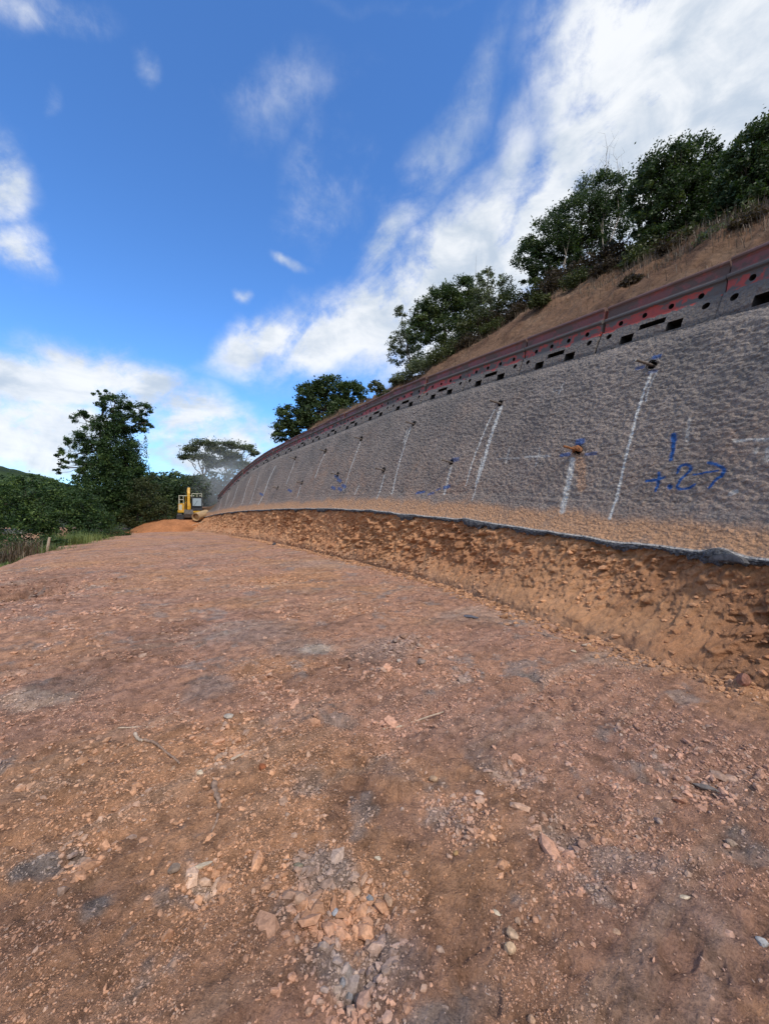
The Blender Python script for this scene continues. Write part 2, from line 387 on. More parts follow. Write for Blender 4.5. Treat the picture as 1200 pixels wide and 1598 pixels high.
M_leafb = leaf_mat('leaves_reddish', (.030, .022, .016), (.060, .042, .028), (.11, .075, .05))
M_dry = leaf_mat('dry_grass', (.05, .034, .022), (.115, .08, .052), (.24, .18, .115), .1)
M_grass = leaf_mat('green_grass', (.05, .075, .02), (.12, .16, .045), (.26, .29, .10), .2)
M_bark = simple('bark', (.085, .068, .055), .95, .1, .4, 12, .03)
M_pbark = simple('pale_bark', (.30, .26, .22), .9, .1, .3, 12, .02)

# ------------------------------------------------------------------ the cut slope, measured section by section
# lip of the sprayed concrete: photo column, distance ahead, photo row
LIP = [(1200, 4.2, 870), (1090, 4.85, 858), (1000, 5.5, 848), (900, 6.4, 835), (800, 7.7, 820), (740, 8.7, 812), (600, 12, 798),
       (540, 14.3, 794), (480, 17.5, 793), (430, 21.5, 794), (370, 28, 798), (340, 32.5, 802), (322, 36, 806)]
lip = [(5.25, -6, 1.05), (5.2, -4, 1.05), (5.08, -1, 1.08), (4.85, 1, 1.1), (4.52, 2.6, 1.11)] + [tuple(at(u, v, Y)) for (u, Y, v) in LIP]
lip += [(-18.6, 38.6, 1.0), (-21.5, 41.5, .9)]
lip = np.array(lip)
def catmull(P, n=24):
    out = []
    for i in range(len(P) - 1):
        p0 = P[max(i - 1, 0)]; p1 = P[i]; p2 = P[i + 1]; p3 = P[min(i + 2, len(P) - 1)]
        for k in range(n):
            t = k / n; out.append(.5 * ((2 * p1) + (-p0 + p2) * t + (2 * p0 - 5 * p1 + 4 * p2 - p3) * t * t + (-p0 + 3 * p1 - 3 * p2 + p3) * t ** 3))
    out.append(P[-1]); return np.array(out)
LC = catmull(lip)
def smooth1(a, k, it=1):
    for _ in range(it):
        p = np.concatenate([np.repeat(a[:1], k, 0), a, np.repeat(a[-1:], k, 0)]); c = np.cumsum(np.concatenate([np.zeros_like(p[:1]), p]), 0)
        a = (c[2 * k + 1:] - c[:-2 * k - 1]) / (2 * k + 1)
    return a
tang = np.gradient(LC[:, :2], axis=0); tang /= np.linalg.norm(tang, axis=1)[:, None]
tang = smooth1(tang, 14, 3); tang /= np.linalg.norm(tang, axis=1)[:, None]
NRM = np.stack([tang[:, 1], -tang[:, 0]], 1)            # points into the hill
SL = np.concatenate([[0], np.cumsum(np.linalg.norm(np.diff(LC[:, :2], axis=0), axis=1))])
# image rows of the long edges, as functions of photo column
TOP = np.array([(320, 803), (327, 790), (350, 763), (373, 737), (395, 718), (417, 702), (470, 675), (573, 628), (600, 612), (730, 561), (872, 507), (1122, 407), (1200, 378), (1500, 262)], float)
TOE = np.array([(318, 829), (430, 846), (530, 868), (600, 885), (700, 912), (800, 945), (900, 980), (980, 1008), (1050, 1036), (1140, 1050), (1200, 1066), (1500, 1150)], float)
CRE = np.array([(318, 803), (400, 715), (470, 672), (560, 627), (600, 608), (640, 588), (720, 540), (790, 492), (860, 440), (980, 405), (1100, 362), (1200, 312), (1500, 180)], float)
TAN70 = math.tan(R(70)); FLARE = 0.16
def solve(i, f_xyz, curve, lo, hi):
    for _ in range(60):
        mid = (lo + hi) / 2; x, y, z = f_xyz(mid)
        y = max(y, .3); u = CX + F * x / y; v = CY - F * (z - CAMZ) / y
        if v > np.interp(u, curve[:, 0], curve[:, 1]): lo = mid
        else: hi = mid
    return (lo + hi) / 2
n = len(LC); aT = np.zeros(n); oT = np.zeros(n); aC = np.zeros(n)
for i in range(n):
    x0, y0, z0 = LC[i]; nx, ny = NRM[i]
    if y0 > 4.0 and y0 < 36.2:
        aT[i] = solve(i, lambda a: (x0 + nx * (a + FLARE), y0 + ny * (a + FLARE), z0 + .12 + a * TAN70), TOP, .05, 4)
        oT[i] = 1.6 - solve(i, lambda o: (x0 - nx * (1.6 - o), y0 - ny * (1.6 - o), 0.0), TOE, 0, 1.55)
    else: aT[i] = oT[i] = np.nan
ok = ~np.isnan(aT); aT = np.interp(SL, SL[ok], aT[ok]); oT = np.interp(SL, SL[ok], oT[ok])
aT = smooth1(aT, 12, 2); oT = np.clip(smooth1(oT, 8, 2), .25, 1.4)
MHILL = .85
for i in range(n):
    x0, y0, z0 = LC[i]; nx, ny = NRM[i]; zt = z0 + .12 + aT[i] * TAN70 - .15
    if y0 > 4.0 and y0 < 30:
        aC[i] = solve(i, lambda d: (x0 + nx * (aT[i] + .45 + d), y0 + ny * (aT[i] + .45 + d), zt + d * MHILL), CRE, 0, 7)
    else: aC[i] = np.nan
ok = ~np.isnan(aC); aC = np.interp(SL, SL[ok], aC[ok]); aC = np.clip(smooth1(aC, 14, 2), .5, 7)
print('lip len', SL[-1], 'aT', aT[::24].round(2), 'oT', oT[::24].round(2), 'aC', aC[::24].round(2))
def sect(s):
    """interpolated section data at arc length s (array ok)"""
    g = lambda a: np.interp(s, SL, a)
    nx, ny = g(NRM[:, 0]), g(NRM[:, 1]); L = np.hypot(nx, ny)
    return g(LC[:, 0]), g(LC[:, 1]), g(LC[:, 2]), nx / L, ny / L, g(aT), g(oT), g(aC)
# arc samples spaced with distance from the camera
ss = [0.0]
while ss[-1] < SL[-1]:
    x, y, *_ = sect(ss[-1]); ss.append(ss[-1] + min(max(.0024 * math.hypot(x, y), .013) if y > 2.5 else .05, .09))
SS = np.minimum(np.array(ss), SL[-1]); SS = np.unique(SS)
s_end = float(np.interp(36.0, LC[:, 1], SL))

def wall_uv(u, v):
    """where a photo pixel falls on the sprayed face: arc length, height along the slope parameter a"""
    best = None
    x, y, z, nx, ny, at_, _, _ = sect(SS)
    dx, dy, dz = (u - CX) / F, 1.0, (CY - v) / F
    # ray (0,0,CAMZ)+t*d with section i plane: solve a from u condition, compare v
    den = nx - dx * ny; a = (dx * (y + ny * FLARE) - (x + nx * FLARE)) / den
    yy = y + ny * (a + FLARE); zz = z + .12 + a * TAN70; vv = CY - F * (zz - CAMZ) / yy
    e = np.abs(vv - v) + np.where((a < -.05) | (a > at_ + .5) | (yy < .5), 1e4, 0)
    k = int(np.argmin(e)); f = vv - v
    for j in (k - 1, k):
        if 0 <= j < len(SS) - 1 and f[j] * f[j + 1] <= 0 and abs(f[j + 1] - f[j]) > 1e-9 and e[j] < 1e3 and e[j + 1] < 1e3:
            t = f[j] / (f[j] - f[j + 1]); return float(SS[j] + t * (SS[j + 1] - SS[j])), float(a[j] + t * (a[j + 1] - a[j]))
    return float(SS[k]), float(a[k])
def wall_pt(s, a, out=0.0):
    x, y, z, nx, ny, *_ = sect(s); c, sn = math.cos(R(70)), math.sin(R(70))
    return Vector((x + nx * (a + FLARE) - nx * sn * out, y + ny * (a + FLARE) - ny * sn * out, z + .12 + a * TAN70 + c * out))

# ------------------------------------------------------------------ ground
EDGE = np.array([(-6.5, -30), (-7, -8), (-8.0, 0), (-9.3, 6), (-11.0, 10.5), (-12.6, 13.3), (-16.0, 20), (-19.6, 30), (-21.0, 34), (-27, 37), (-60, 42)], float)
def edge_dist(x, y):
    """>0 outside the bench (left of its edge)"""
    ex = np.interp(y, EDGE[:, 1], EDGE[:, 0]); return (ex - x) * .86 + .35 * fbm(x, y, .35, 3, 31)
def ground_z(x, y, detail=True):
    r = np.hypot(x, y); d = edge_dist(x, y)
    z = .05 * fbm(x, y, .22, 3, 3) * sstep(2, 8, r)
    z = z - np.clip(d, 0, 5) * .55 - .10 * sstep(-2.0, 0, d)
    far = np.maximum(sstep(41, 55, y), sstep(20, 40, -y)); z = z - far * 1.2
    z = z + 1.2 * sstep(60, 400, r) * 0
    if detail:
        k = sstep(70, 30, r)
        rk = sstep(30, 9, r)
        dir_ = x * .80 + y * .60; per = -x * .60 + y * .80
        z = z + k * (.030 * fbm(x, y, 1.6, 4, 5) + rk * (.018 + .022 * sstep(.5, -2.5, x + .2 * y)) * fbm(dir_ * .40, per * 1.7, 5.0, 4, 6, .6))
        w1, w2, idv = worley(x + .05 * fbm(x, y, 7, 2, 8), y, 9, 4)
        pm = sstep(.02, .45, fbm(x, y, .9, 3, 12)); z = z + rk * pm * (.030 * idv - .018) * np.clip((w2 - w1) * 4, 0, 1)
        for rc in (-1.15, .75, 2.3): z = z - rk * .030 * np.exp(-(((x + .28 * y) - rc + .12 * fbm(x * 0, y, .5, 2, 33)) / .22) ** 2) * (.6 + .6 * np.sin((y * 1.03 + x * .3) * 2 * math.pi / .21) * sstep(-.1, .3, fbm(x, y, .7, 2, 34)))
        z = z + rk * .015 * fbm(x, y, 16, 4, 9, .7) + rk * .009 * (ridged(dir_ * .6, per * 1.3, 26, 2, 10) - .6)
        z = z - rk * .030 * sstep(.80, .93, ridged(x, y, 1.1, 3, 21))
        for (px, py, rr, dep) in PITS:
            q = np.hypot(x - px, y - py) / rr; z = z + 1.7 * dep * np.exp(-q * q * 1.5) * (1 + .8 * fbm(x, y, 9, 3, 40))
    return z
PITS = []
for (u, v, rr, dep) in [(540, 1030, .16, -.05), (600, 1060, .2, .05), (640, 1010, .3, .05), (350, 1160, .16, -.035), (480, 1370, .13, -.025), (545, 1430, .16, -.03), (560, 1520, .12, -.025),
                        (880, 1300, .13, -.03), (1090, 1210, .2, -.03), (130, 1330, .1, -.02), (800, 1210, .12, -.02), (430, 905, .5, -.05), (1160, 1080, .12, .06), (20, 920, 1.2, -.25), (330, 1370, .1, -.02)]:
    p = on_ground(u, v); PITS.append((p.x, p.y, rr, dep))
C_BASE = np.array((.45, .248, .165)); C_OR = np.array((.49, .262, .145)); C_PK = np.array((.43, .245, .180)); C_GR = np.array((.25, .225, .21)); C_DK = np.array((.28, .155, .105)); C_PL = np.array((.52, .44, .36))
PATCH = []   # u, v, half width px, half height px, colour, strength
for (u, v, a_, b_, c, k) in [(390, 985, 90, 20, C_GR, .5), (470, 1010, 50, 16, C_GR, .55), (500, 1012, 30, 8, C_PL, .8), (60, 1090, 60, 14, C_PL, .55), (100, 1070, 70, 16, C_GR, .3),
        (330, 1070, 40, 22, C_GR, .55), (60, 1348, 28, 18, C_GR, 1), (150, 1405, 34, 26, C_GR, 1), (125, 1325, 22, 14, C_GR, .8), (240, 1420, 30, 12, C_GR, .7), (320, 1370, 28, 14, C_PL, .6), (300, 1405, 30, 12, C_GR, .6),
        (500, 1360, 50, 26, C_GR, .8), (430, 1430, 14, 40, C_GR, .7), (590, 1480, 60, 40, C_GR, .75), (530, 1510, 40, 35, C_GR, .8), (650, 1570, 60, 30, C_GR, .7), (560, 1440, 24, 40, C_OR * .9, .6), (760, 1180, 26, 34, C_GR, .7), (800, 1215, 34, 20, C_GR, .6),
        (480, 1215, 30, 24, C_GR, .7), (830, 1056, 14, 6, C_GR * .7, 1), (610, 1195, 30, 20, C_GR, .5), (900, 1300, 40, 20, C_GR, .6), (940, 1290, 22, 22, C_OR * .75, .6), (1130, 1290, 30, 18, C_GR, .8), (1160, 1320, 40, 16, C_GR, .6), (970, 1345, 60, 26, C_GR, .6),
        (1080, 1440, 60, 40, C_GR, .4), (1170, 1560, 40, 24, C_OR, .9), (850, 1430, 30, 60, C_OR * .85, .6), (740, 1400, 30, 40, C_OR * .85, .5), (430, 1040, 70, 20, C_OR, .8), (380, 1130, 40, 14, C_OR * 1.05, .9), (380, 940, 60, 10, C_OR, .9),
        (180, 870, 120, 14, C_OR, .5), (300, 905, 120, 14, C_OR, .6), (460, 1170, 160, 60, C_OR * .9, .4), (60, 1200, 120, 60, C_OR * .85, .4), (700, 1120, 160, 60, C_PK, .6), (950, 1120, 220, 60, C_PK * .9, .7), (1000, 1180, 200, 60, C_PK, .5),
        (830, 960, 160, 14, C_PL * .9, .35), (980, 1030, 70, 14, C_PL * .85, .4), (130, 960, 160, 40, C_PK, .7), (20, 910, 60, 26, C_DK, .8), (550, 880, 120, 8, C_PL * .8, .35), (100, 1500, 160, 100, C_DK * 1.15, .35), (400, 1480, 120, 90, C_DK * 1.2, .35),
        (900, 1480, 260, 110, C_PK * .8, .5), (700, 1560, 60, 40, C_GR, .45), (1100, 1380, 140, 50, C_PK * .85, .5), (600, 1010, 60, 20, C_GR, .5), (690, 1260, 80, 60, C_PK, .5)]:
    p = on_ground(u, v); PATCH.append((p.x, p.y, a_ / F * p.y, b_ * p.y * p.y / (CAMZ * F), c, k))
def ground_col(x, y):
    c = np.broadcast_to(C_BASE, x.shape + (3,)).copy()
    def mixc(f, tgt): nonlocal c; c = c * (1 - f[..., None]) + tgt * f[..., None]
    mixc(.85 * sstep(-.05, .4, fbm(x, y, .5, 4, 50)), C_OR)
    mixc(.6 * sstep(.0, .5, fbm(x, y, .8, 4, 51)), C_PK)
    mixc(.70 * sstep(.08, .45, fbm(x, y, 1.4, 5, 52, .6)), C_DK)
    wx = x + .12 * fbm(x, y, 3, 4, 60, .6); wy = y + .12 * fbm(x, y, 3, 4, 61, .6)
    brk = fbm(x, y, 8, 4, 62, .65)
    for (px, py, ax, ay, cc, k) in PATCH:
        q = ((wx - px) / ax) ** 2 + ((wy - py) / max(ay, .03)) ** 2
        near = q < 6
        if not near.any(): continue
        mixc(k * .8 * np.where(near, sstep(.15, .75, np.exp(-q * .9) + .35 * brk * np.exp(-q * .4)), 0), cc)
    mixc(.55 * sstep(.25, .5, fbm(x, y, 2.3, 5, 53, .65)), C_GR * 1.1)
    # scrape marks: pale, elongated
    dir_ = x * .80 + y * .60; per = -x * .60 + y * .80
    mixc(.25 * sstep(.1, .6, fbm(dir_ * .25, per * 1.6, 3.2, 4, 54, .6)), C_PL * .85)
    mixc(.30 * sstep(.2, .6, fbm(dir_ * .3, per * 1.6, 6.2, 4, 55, .6)), C_DK)
    d = edge_dist(x, y); r = np.hypot(x, y)
    g = np.maximum(sstep(.1, .9, d + .5 * brk), np.maximum(sstep(46, 52, y), sstep(-12, -20, y)))
    mixc(g, np.array((.055, .060, .028)))
    return c
th = [-math.pi]
while th[-1] < math.pi:
    a = abs(th[-1]); th.append(th[-1] + (R(.14) if a < R(58) else R(.14) + (a - R(58)) * .05))
TH = np.array(th[:-1]); rr = [.25]
while rr[-1] < 3000:
    r_ = rr[-1]; rr.append(r_ * (1.006 if r_ < 45 and r_ > 1.0 else (1.03 if r_ <= 1.0 else 1.09)))
RR = np.array(rr)
TT, RG = np.meshgrid(TH, RR, indexing='ij'); GX = RG * np.sin(TT); GY = RG * np.cos(TT)
GZ = ground_z(GX, GY); GC = ground_col(GX, GY)
V = np.stack([GX, GY, GZ], -1).reshape(-1, 3); fc = grid_faces(len(TH), len(RR), True)
V = np.vstack([V, [[0, 0, 0]]]); k0 = len(V) - 1; i = np.arange(len(TH)); i2 = (i + 1) % len(TH)
tri = np.stack([np.full(len(TH), k0), i2 * len(RR), i * len(RR)], -1)
me = mesh_np('ground', V, fc, tri, True, cols=np.vstack([GC.reshape(-1, 3), C_BASE]))
tag(link('ground', me, M_ground), kind='structure'); print('ground verts', len(V))

# ------------------------------------------------------------------ earth bank below the wall
nb2 = 96
tt = np.linspace(0, 1, nb2)
x, y, z, nx, ny, a_t, o_t, a_c = sect(SS)
T2, S2 = np.meshgrid(tt, SS); X0, Y0, Z0, NX, NY, OT = [np.repeat(q[:, None], nb2, 1) for q in (x, y, z, nx, ny, o_t)]
lipw = .06 * fbm(S2, S2 * 0, 1.2, 3, 70)
# profile: from a gentle skirt at the foot up a steep cut to under the lip
prof = np.where(T2 < .12, T2 / .12 * .05, .05 + (T2 - .12) / .88 * .95)
OUT = (OT + .30) * (1 - T2) ** 1.5 - .03 * T2 + .10 * np.exp(-((T2 - .22) / .12) ** 2)
ZB = -.06 + prof * (Z0 + .05)
q1 = S2 * .9; q2 = ZB * 1.0 + S2 * .35
w1, w2, idv = worley(S2 + .10 * fbm(S2, ZB, 5, 3, 71), ZB * 1.5 + .10 * fbm(S2, ZB, 5, 3, 73), 4.5, 72)
w3, w4, idv3 = worley(S2 * 1.1 + .06 * fbm(S2, ZB, 9, 2, 74), ZB * 1.7 + S2 * .5, 12, 75)
amp = .25 + .75 * sstep(-.25, .3, fbm(S2, ZB, .7, 3, 76))
disp = amp * (.21 * (idv - .5) * np.clip((w2 - w1) * 3, 0, 1) + .09 * (idv3 - .5)) + .08 * fbm(S2, ZB, 1.3, 4, 77) + .060 * ridged(S2 * .9 + ZB * .45, ZB * .55, 7, 3, 78) + .045 * fbm(S2, ZB, 15, 4, 79, .7)
disp -= .14 * sstep(.83, .95, ridged(S2 * .8 + ZB * .6, ZB, 1.3, 3, 80)) * amp
teeth = np.sin((S2 * .94 + ZB * .75) * 2 * math.pi / .17 + 2.5 * fbm(S2, ZB, 1.6, 3, 86)); tm_ = sstep(-.05, .3, fbm(S2, ZB, .8, 3, 87))
disp -= .028 * tm_ * np.clip(teeth, -.2, 1) ** 1 * sstep(.15, .4, T2)
disp *= np.clip(T2 * 2.6, .06, 1) * np.clip((1 - T2) * 9, .2, 1)
OUT = OUT + disp
VB = np.stack([X0 - NX * OUT, Y0 - NY * OUT, ZB], -1)
bc = np.broadcast_to(np.array((.60, .315, .165)), S2.shape + (3,)).copy()
def mixb(f, t_): 
    global bc; bc = bc * (1 - f[..., None]) + np.array(t_) * f[..., None]
mixb(.6 * sstep(-.1, .5, fbm(S2, ZB, .8, 4, 81)), (.42, .195, .100)); mixb(.5 * sstep(.1, .6, fbm(S2, ZB, 2.6, 4, 82)), (.32, .145, .075))
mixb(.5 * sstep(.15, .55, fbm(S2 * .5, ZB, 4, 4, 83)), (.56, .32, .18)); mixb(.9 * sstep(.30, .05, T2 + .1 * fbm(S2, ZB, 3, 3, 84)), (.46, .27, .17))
mixb(.45 * sstep(11.4, 9.2, S2 - 0 * ZB + .8 * fbm(S2, ZB, 2, 3, 85)), (.26, .135, .08))  # near end coloured darker, standing in for the shade on its facing
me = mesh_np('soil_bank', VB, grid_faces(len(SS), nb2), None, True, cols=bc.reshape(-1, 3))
tag(link('soil_bank', me, M_bank), kind='structure')

# ------------------------------------------------------------------ sprayed concrete wall
wall = thing('retaining_wall', 'long curved grey sprayed concrete wall with blue paint marks above the orange soil bank', 'retaining wall')
lower = np.linspace(-.12, 0, 13)[:-1]                 # foot flare, param only
nw = 290; aa = np.linspace(0, 1, nw)
Sw, Aw = np.meshgrid(SS, aa, indexing='ij'); X0, Y0, Z0, NX, NY, AT = [np.repeat(q[:, None], nw, 1) for q in (x, y, z, nx, ny, a_t)]
zt = Z0 + .12 + AT * TAN70; base_z = zt - .97         # height of the barrier feet
amax = AT - .37
A = -.10 + (np.maximum(amax, .06) + .10) * Aw
H = A * TAN70
# flare of the foot: below A=.14 the face runs out towards the lip
fl = sstep(.16, -.10, A); OFF = A + FLARE - 0.02
zfoot = np.where(A < .16, .0, H)
t0 = np.clip((A + .10) / .26, 0, 1)
OFF = np.where(A < .16, -.06 + (FLARE + .16 + .04) * t0 ** 1.0, OFF + .02)
ZW = np.where(A < .16, Z0 - .03 + (.12 + .16 * TAN70 + .03) * t0 ** 1.45, Z0 + .12 + H)
# bring the last strip up to the barrier's foot
tp = sstep(.955, 1.0, Aw); OFF = OFF + tp * .06; ZW = ZW + tp * .04
lipbump = np.zeros_like(Sw)
for (u, hgt, wd) in [(1140, .07, .16), (740, .04, .2), (590, .03, .3), (980, -.02, .3)]:
    s0 = wall_uv(u, np.interp(u, [600, 740, 900, 1090, 1200], [780, 795, 815, 838, 850]))[0]; lipbump += hgt * np.exp(-((Sw - s0) / wd) ** 2)
lipz = .035 * fbm(Sw, Sw * 0 + 3, 1.1, 4, 90, .6) + lipbump
ZW = ZW + lipz * np.clip(1 - (A + .1) / .35, 0, 1)
kd = np.clip(1.25 - np.hypot(X0, Y0) / 40, .5, 1)
HH = H
dd = .015 * fbm(Sw * .8 - HH * .35, HH * 1.3, 17, 2, 91, 5e-1) + .010 * (ridged(Sw * .8 + HH * .35, HH * 1.3, 15, 2, 98) - .6) + .006 * fbm(Sw, HH, 36, 1, 92) + .035 * fbm(Sw, HH, .8, 3, 93)
dd = dd * np.where(A < .14, .55, 1)
sn, cs = math.sin(R(70)), math.cos(R(70))
WX = X0 + NX * (OFF - dd * sn); WY = Y0 + NY * (OFF - dd * sn); WZ = ZW + dd * cs
warm = np.clip(sstep(.9, .15, Aw + .10 * fbm(Sw, HH, .7, 3, 94)) * .50 + .55 * sstep(.0, .5, fbm(Sw, HH, .5, 4, 95)), 0, 1) * sstep(1.0, .82, Aw)
tan = sstep(.125, .05, A + .05 * fbm(Sw, HH, 1.6, 4, 96, .6)) * np.where(A < -.065, .15, 1)
blue = np.zeros_like(Sw); white = np.clip(sstep(-.055, -.085, A) * .8, 0, 1)
def seg(mask, p, q, wd, k=1.0, w2_=None):
    """paint a stroke on the face between two (s, height) points"""
    (s0, h0), (s1, h1) = p, q; w2_ = wd if w2_ is None else w2_
    m = (Sw > min(s0, s1) - .4) & (Sw < max(s0, s1) + .4)
    if not m.any(): return
    sx, hx = Sw[m], HH[m] / sn; dx, dy = s1 - s0, (h1 - h0) / sn; L = dx * dx + dy * dy + 1e-9
    t = np.clip(((sx - s0) * dx + (hx - h0 / sn) * dy) / L, 0, 1)
    d = np.hypot(sx - s0 - t * dx, hx - h0 / sn - t * dy); ww = wd * (1 - t) + w2_ * t
    e = sstep(1.25, .6, d / ww + .35 * fbm(sx, hx, 18, 3, 97)) * k
    mask[m] = np.maximum(mask[m], e)
def P2(u, v):
    s, a = wall_uv(u, v); return (s, a * TAN70)
def stroke(mask, pts, wd, k=1.0, w2_=None):
    P = [P2(*p) for p in pts]
    for i in range(len(P) - 1):
        f0 = i / (len(P) - 1); f1 = (i + 1) / (len(P) - 1); e = wd if w2_ is None else w2_
        seg(mask, P[i], P[i + 1], wd + (e - wd) * f0, k, wd + (e - wd) * f1)
# blue figures: upright stroke, plus, dot, two, arrow
stroke(blue, [(1051, 680), (1051, 700), (1047, 718)], .040, 1, .022)
stroke(blue, [(1009, 751), (1028, 749), (1037, 745)], .020); stroke(blue, [(1029, 739), (1027, 755), (1023, 766)], .022)
stroke(blue, [(1045, 759), (1045, 761)], .030)
curve2 = [tuple(q) for q in catmull(np.array([(1057, 738), (1061, 729), (1069, 725), (1077, 728), (1076, 735), (1067, 743), (1060, 752), (1057, 762), (1070, 763), (1084, 757)], float), 3)]
stroke(blue, curve2, .020)
stroke(blue, [(1082, 741), (1095, 739), (1108, 737), (1120, 735)], .014); stroke(blue, [tuple(q) for q in catmull(np.array([(1106, 722), (1119, 726), (1130, 733), (1126, 742), (1116, 750), (1107, 761)], float), 3)], .022)
for (u, v, a_, b_, k) in [(1024, 556, 9, 5, .8), (998, 574, 9, 4, .6), (1018, 580, 8, 4, .5), (905, 690, 6, 9, .8), (882, 710, 12, 5, .7), (922, 708, 14, 4, .55), (710, 718, 9, 8, .55), (697, 760, 7, 7, .8), (656, 768, 12, 5, .8), (673, 770, 7, 5, .6), (684, 764, 5, 4, .6)]:
    stroke(blue, [(u - a_ / 2, v + 1), (u + a_ / 2, v - 1)], b_ / F * 7 * .7, k)
for (u, v) in [(529, 748), (530, 762), (536, 757), (452, 764), (525, 742), (408, 770), (520, 760)]:
    stroke(blue, [(u - 2, v), (u + 3, v + 3)], .07, .7)
# grout runs below the nails
for pts, wd, k in [([(1016, 582), (1004, 610), (990, 655), (978, 705), (965, 765), (954, 806)], .022, 1), ([(1024, 580), (1012, 605), (1007, 625)], .016, .6),
        ([(772, 640), (758, 670), (744, 705), (735, 730), (727, 758)], .022, .9), ([(782, 636), (774, 660), (762, 695), (752, 730), (745, 752)], .050, .95), ([(752, 715), (744, 752), (738, 782)], .018, .8),
        ([(641, 668), (633, 690), (624, 720), (617, 748), (612, 770)], .032, .9), ([(636, 672), (630, 690)], .03, .8), ([(563, 689), (555, 710), (546, 735), (536, 765)], .032, .9),
        ([(893, 718), (889, 745), (884, 770), (880, 795)], .060, .8), ([(705, 729), (699, 748), (693, 770)], .038, .75), ([(600, 742), (595, 760), (590, 778)], .04, .7),
        ([(508, 706), (500, 722), (492, 745)], .045, .8), ([(460, 720), (454, 738), (447, 757)], .05, .7), ([(430, 727), (420, 748), (410, 775), (405, 786)], .06, .95), ([(519, 735), (526, 746)], .03, .3), ([(470, 757), (464, 775)], .05, .8),
        ([(405, 742), (397, 765), (391, 785)], .07, .5), ([(392, 745), (384, 763), (378, 786)], .08, .7), ([(372, 757), (366, 775), (361, 790)], .08, .6), ([(358, 770), (352, 790)], .09, .5), ([(347, 778), (342, 795)], .09, .5),
        ([(1076, 655), (1072, 690)], .022, .45), ([(795, 700), (789, 722)], .02, .5), ([(843, 700), (836, 728)], .02, .5), ([(1145, 688), (1170, 686), (1200, 686)], .022, .6), ([(1198, 700), (1196, 718)], .03, .5), ([(775, 716), (810, 715)], .018, .5), ([(820, 713), (858, 712)], .026, .55), ([(1140, 772), (1148, 768)], .035, .55),
        ([(880, 598), (872, 615)], .02, .5), ([(862, 612), (878, 608)], .018, .4), ([(555, 770), (560, 758)], .05, .5), ([(1180, 700), (1178, 708)], .02, .4)]:
    stroke(white, pts, wd, k)
stroke(tan, [(900, 705), (906, 730), (908, 760)], .10, .6)
NAILS = [  # u, v, size, label
    (1017, 570, 1.0, 'long bare steel nail high on the right of the wall with one thin white drip'),
    (903, 703, 1.0, 'mud caked orange steel nail with blue paint around it and a wide pale drip'),
    (781, 630, 1.0, 'steel nail high on the wall above the broad twin white drips'),
    (705, 722, 1.0, 'low dark steel nail with faint blue smudge above and pale drip below'),
    (646, 662, 1.0, 'steel nail under the barriers with a forked narrow drip below'),
    (599, 734, 1.0, 'small low steel nail above a faint drip, near the middle of the wall'),
    (564, 685, 1.0, 'upper steel nail above a long straight white drip, mid wall'),
    (527, 741, 1.0, 'low steel nail beside the blue and white painted patch'),
    (508, 704, 1.0, 'upper steel nail above a short drip, left of the painted patch'),
    (472, 754, 1.0, 'low steel nail near the foot of the wall over a short pale drip'),
    (434, 762, 1.0, 'tiny low steel nail beside the brightest far drip'),
    (461, 716, 1.0, 'tiny upper steel nail above a faint far drip')]
# round openings where the nails enter
kill = np.zeros(Sw.shape, bool); npos = []
for (u, v, sz, lb) in NAILS:
    s0, h0 = P2(u, v); rad = .05 + .0035 * math.hypot(*wall_pt(s0, h0 / TAN70)[:2]) ; npos.append((s0, h0, rad))
    q = np.hypot(Sw - s0, (HH - h0) / sn); kill |= q < rad
faces = grid_faces(len(SS), nw); km = kill.ravel()[faces].all(1); faces = faces[~km][:, ::-1]
Vw = np.stack([WX, WY, WZ], -1)
me = mesh_np('concrete_face', Vw, faces, None, True, {'warm': warm.ravel(), 'tan': tan.ravel(), 'blue': blue.ravel(), 'white': white.ravel()})
o = link('concrete_face', me, M_wall, wall); print('wall verts', Vw.size // 3)
# torn dark edge of the concrete hanging over the bank
nr = 12; ang = np.linspace(-.3, math.pi * 1.15, nr); Sr, Ar = np.meshgrid(SS, ang, indexing='ij')
bx, by, bz = Vw[:, 0, 0][:, None], Vw[:, 0, 1][:, None], Vw[:, 0, 2][:, None]
th_ = .014 + .026 * sstep(-.4, .5, fbm(Sr, Sr * 0, 2.6, 4, 100, .65)) + .045 * sstep(.2, .5, fbm(Sr, Sr * 0 + 9, 1.3, 3, 103)) + .032 * fbm(Sr, Ar * .25, 14, 3, 101, .7)
s_b = wall_uv(1140, 850)[0]; th_ = th_ + .035 * np.exp(-((Sr - s_b) / .18) ** 2)
ox = -np.cos(Ar) * 0; rx = np.sin(Ar) * th_ * .75; rz = -th_ * .9 + np.cos(Ar) * th_
jit = .012 * fbm(Sr, Ar, 30, 2, 102)
RXY = rx + jit; me = mesh_np('torn_edge', np.stack([bx - x[:, None] * 0 - nx[:, None] * (RXY + .0), by - ny[:, None] * (RXY + .0), bz + .012 + rz], -1), grid_faces(len(SS), nr), None, False)
link('torn_edge', me, M_rim, wall)
# dark slab of rebound concrete in the hollow under the raised edge
p = at(1140, 869, 4.40); mb = MB()
sh = [(-.17, -.045), (-.10, -.055), (.08, -.05), (.17, -.06), (.13, .0), (.05, .035), (-.05, .025), (-.14, -.01)]
mb.prism(sh, 'y', -.07, .07); slab = mb.build('concrete_slab', M_slate, None, bevel=.012)
slab.location = p + Vector((-.04, -.02, 0)); slab.rotation_euler = (R(-8), 0, R(-64))
tag(slab, 'dark grey broken concrete slab wedged under the raised wall edge at right', 'slab')

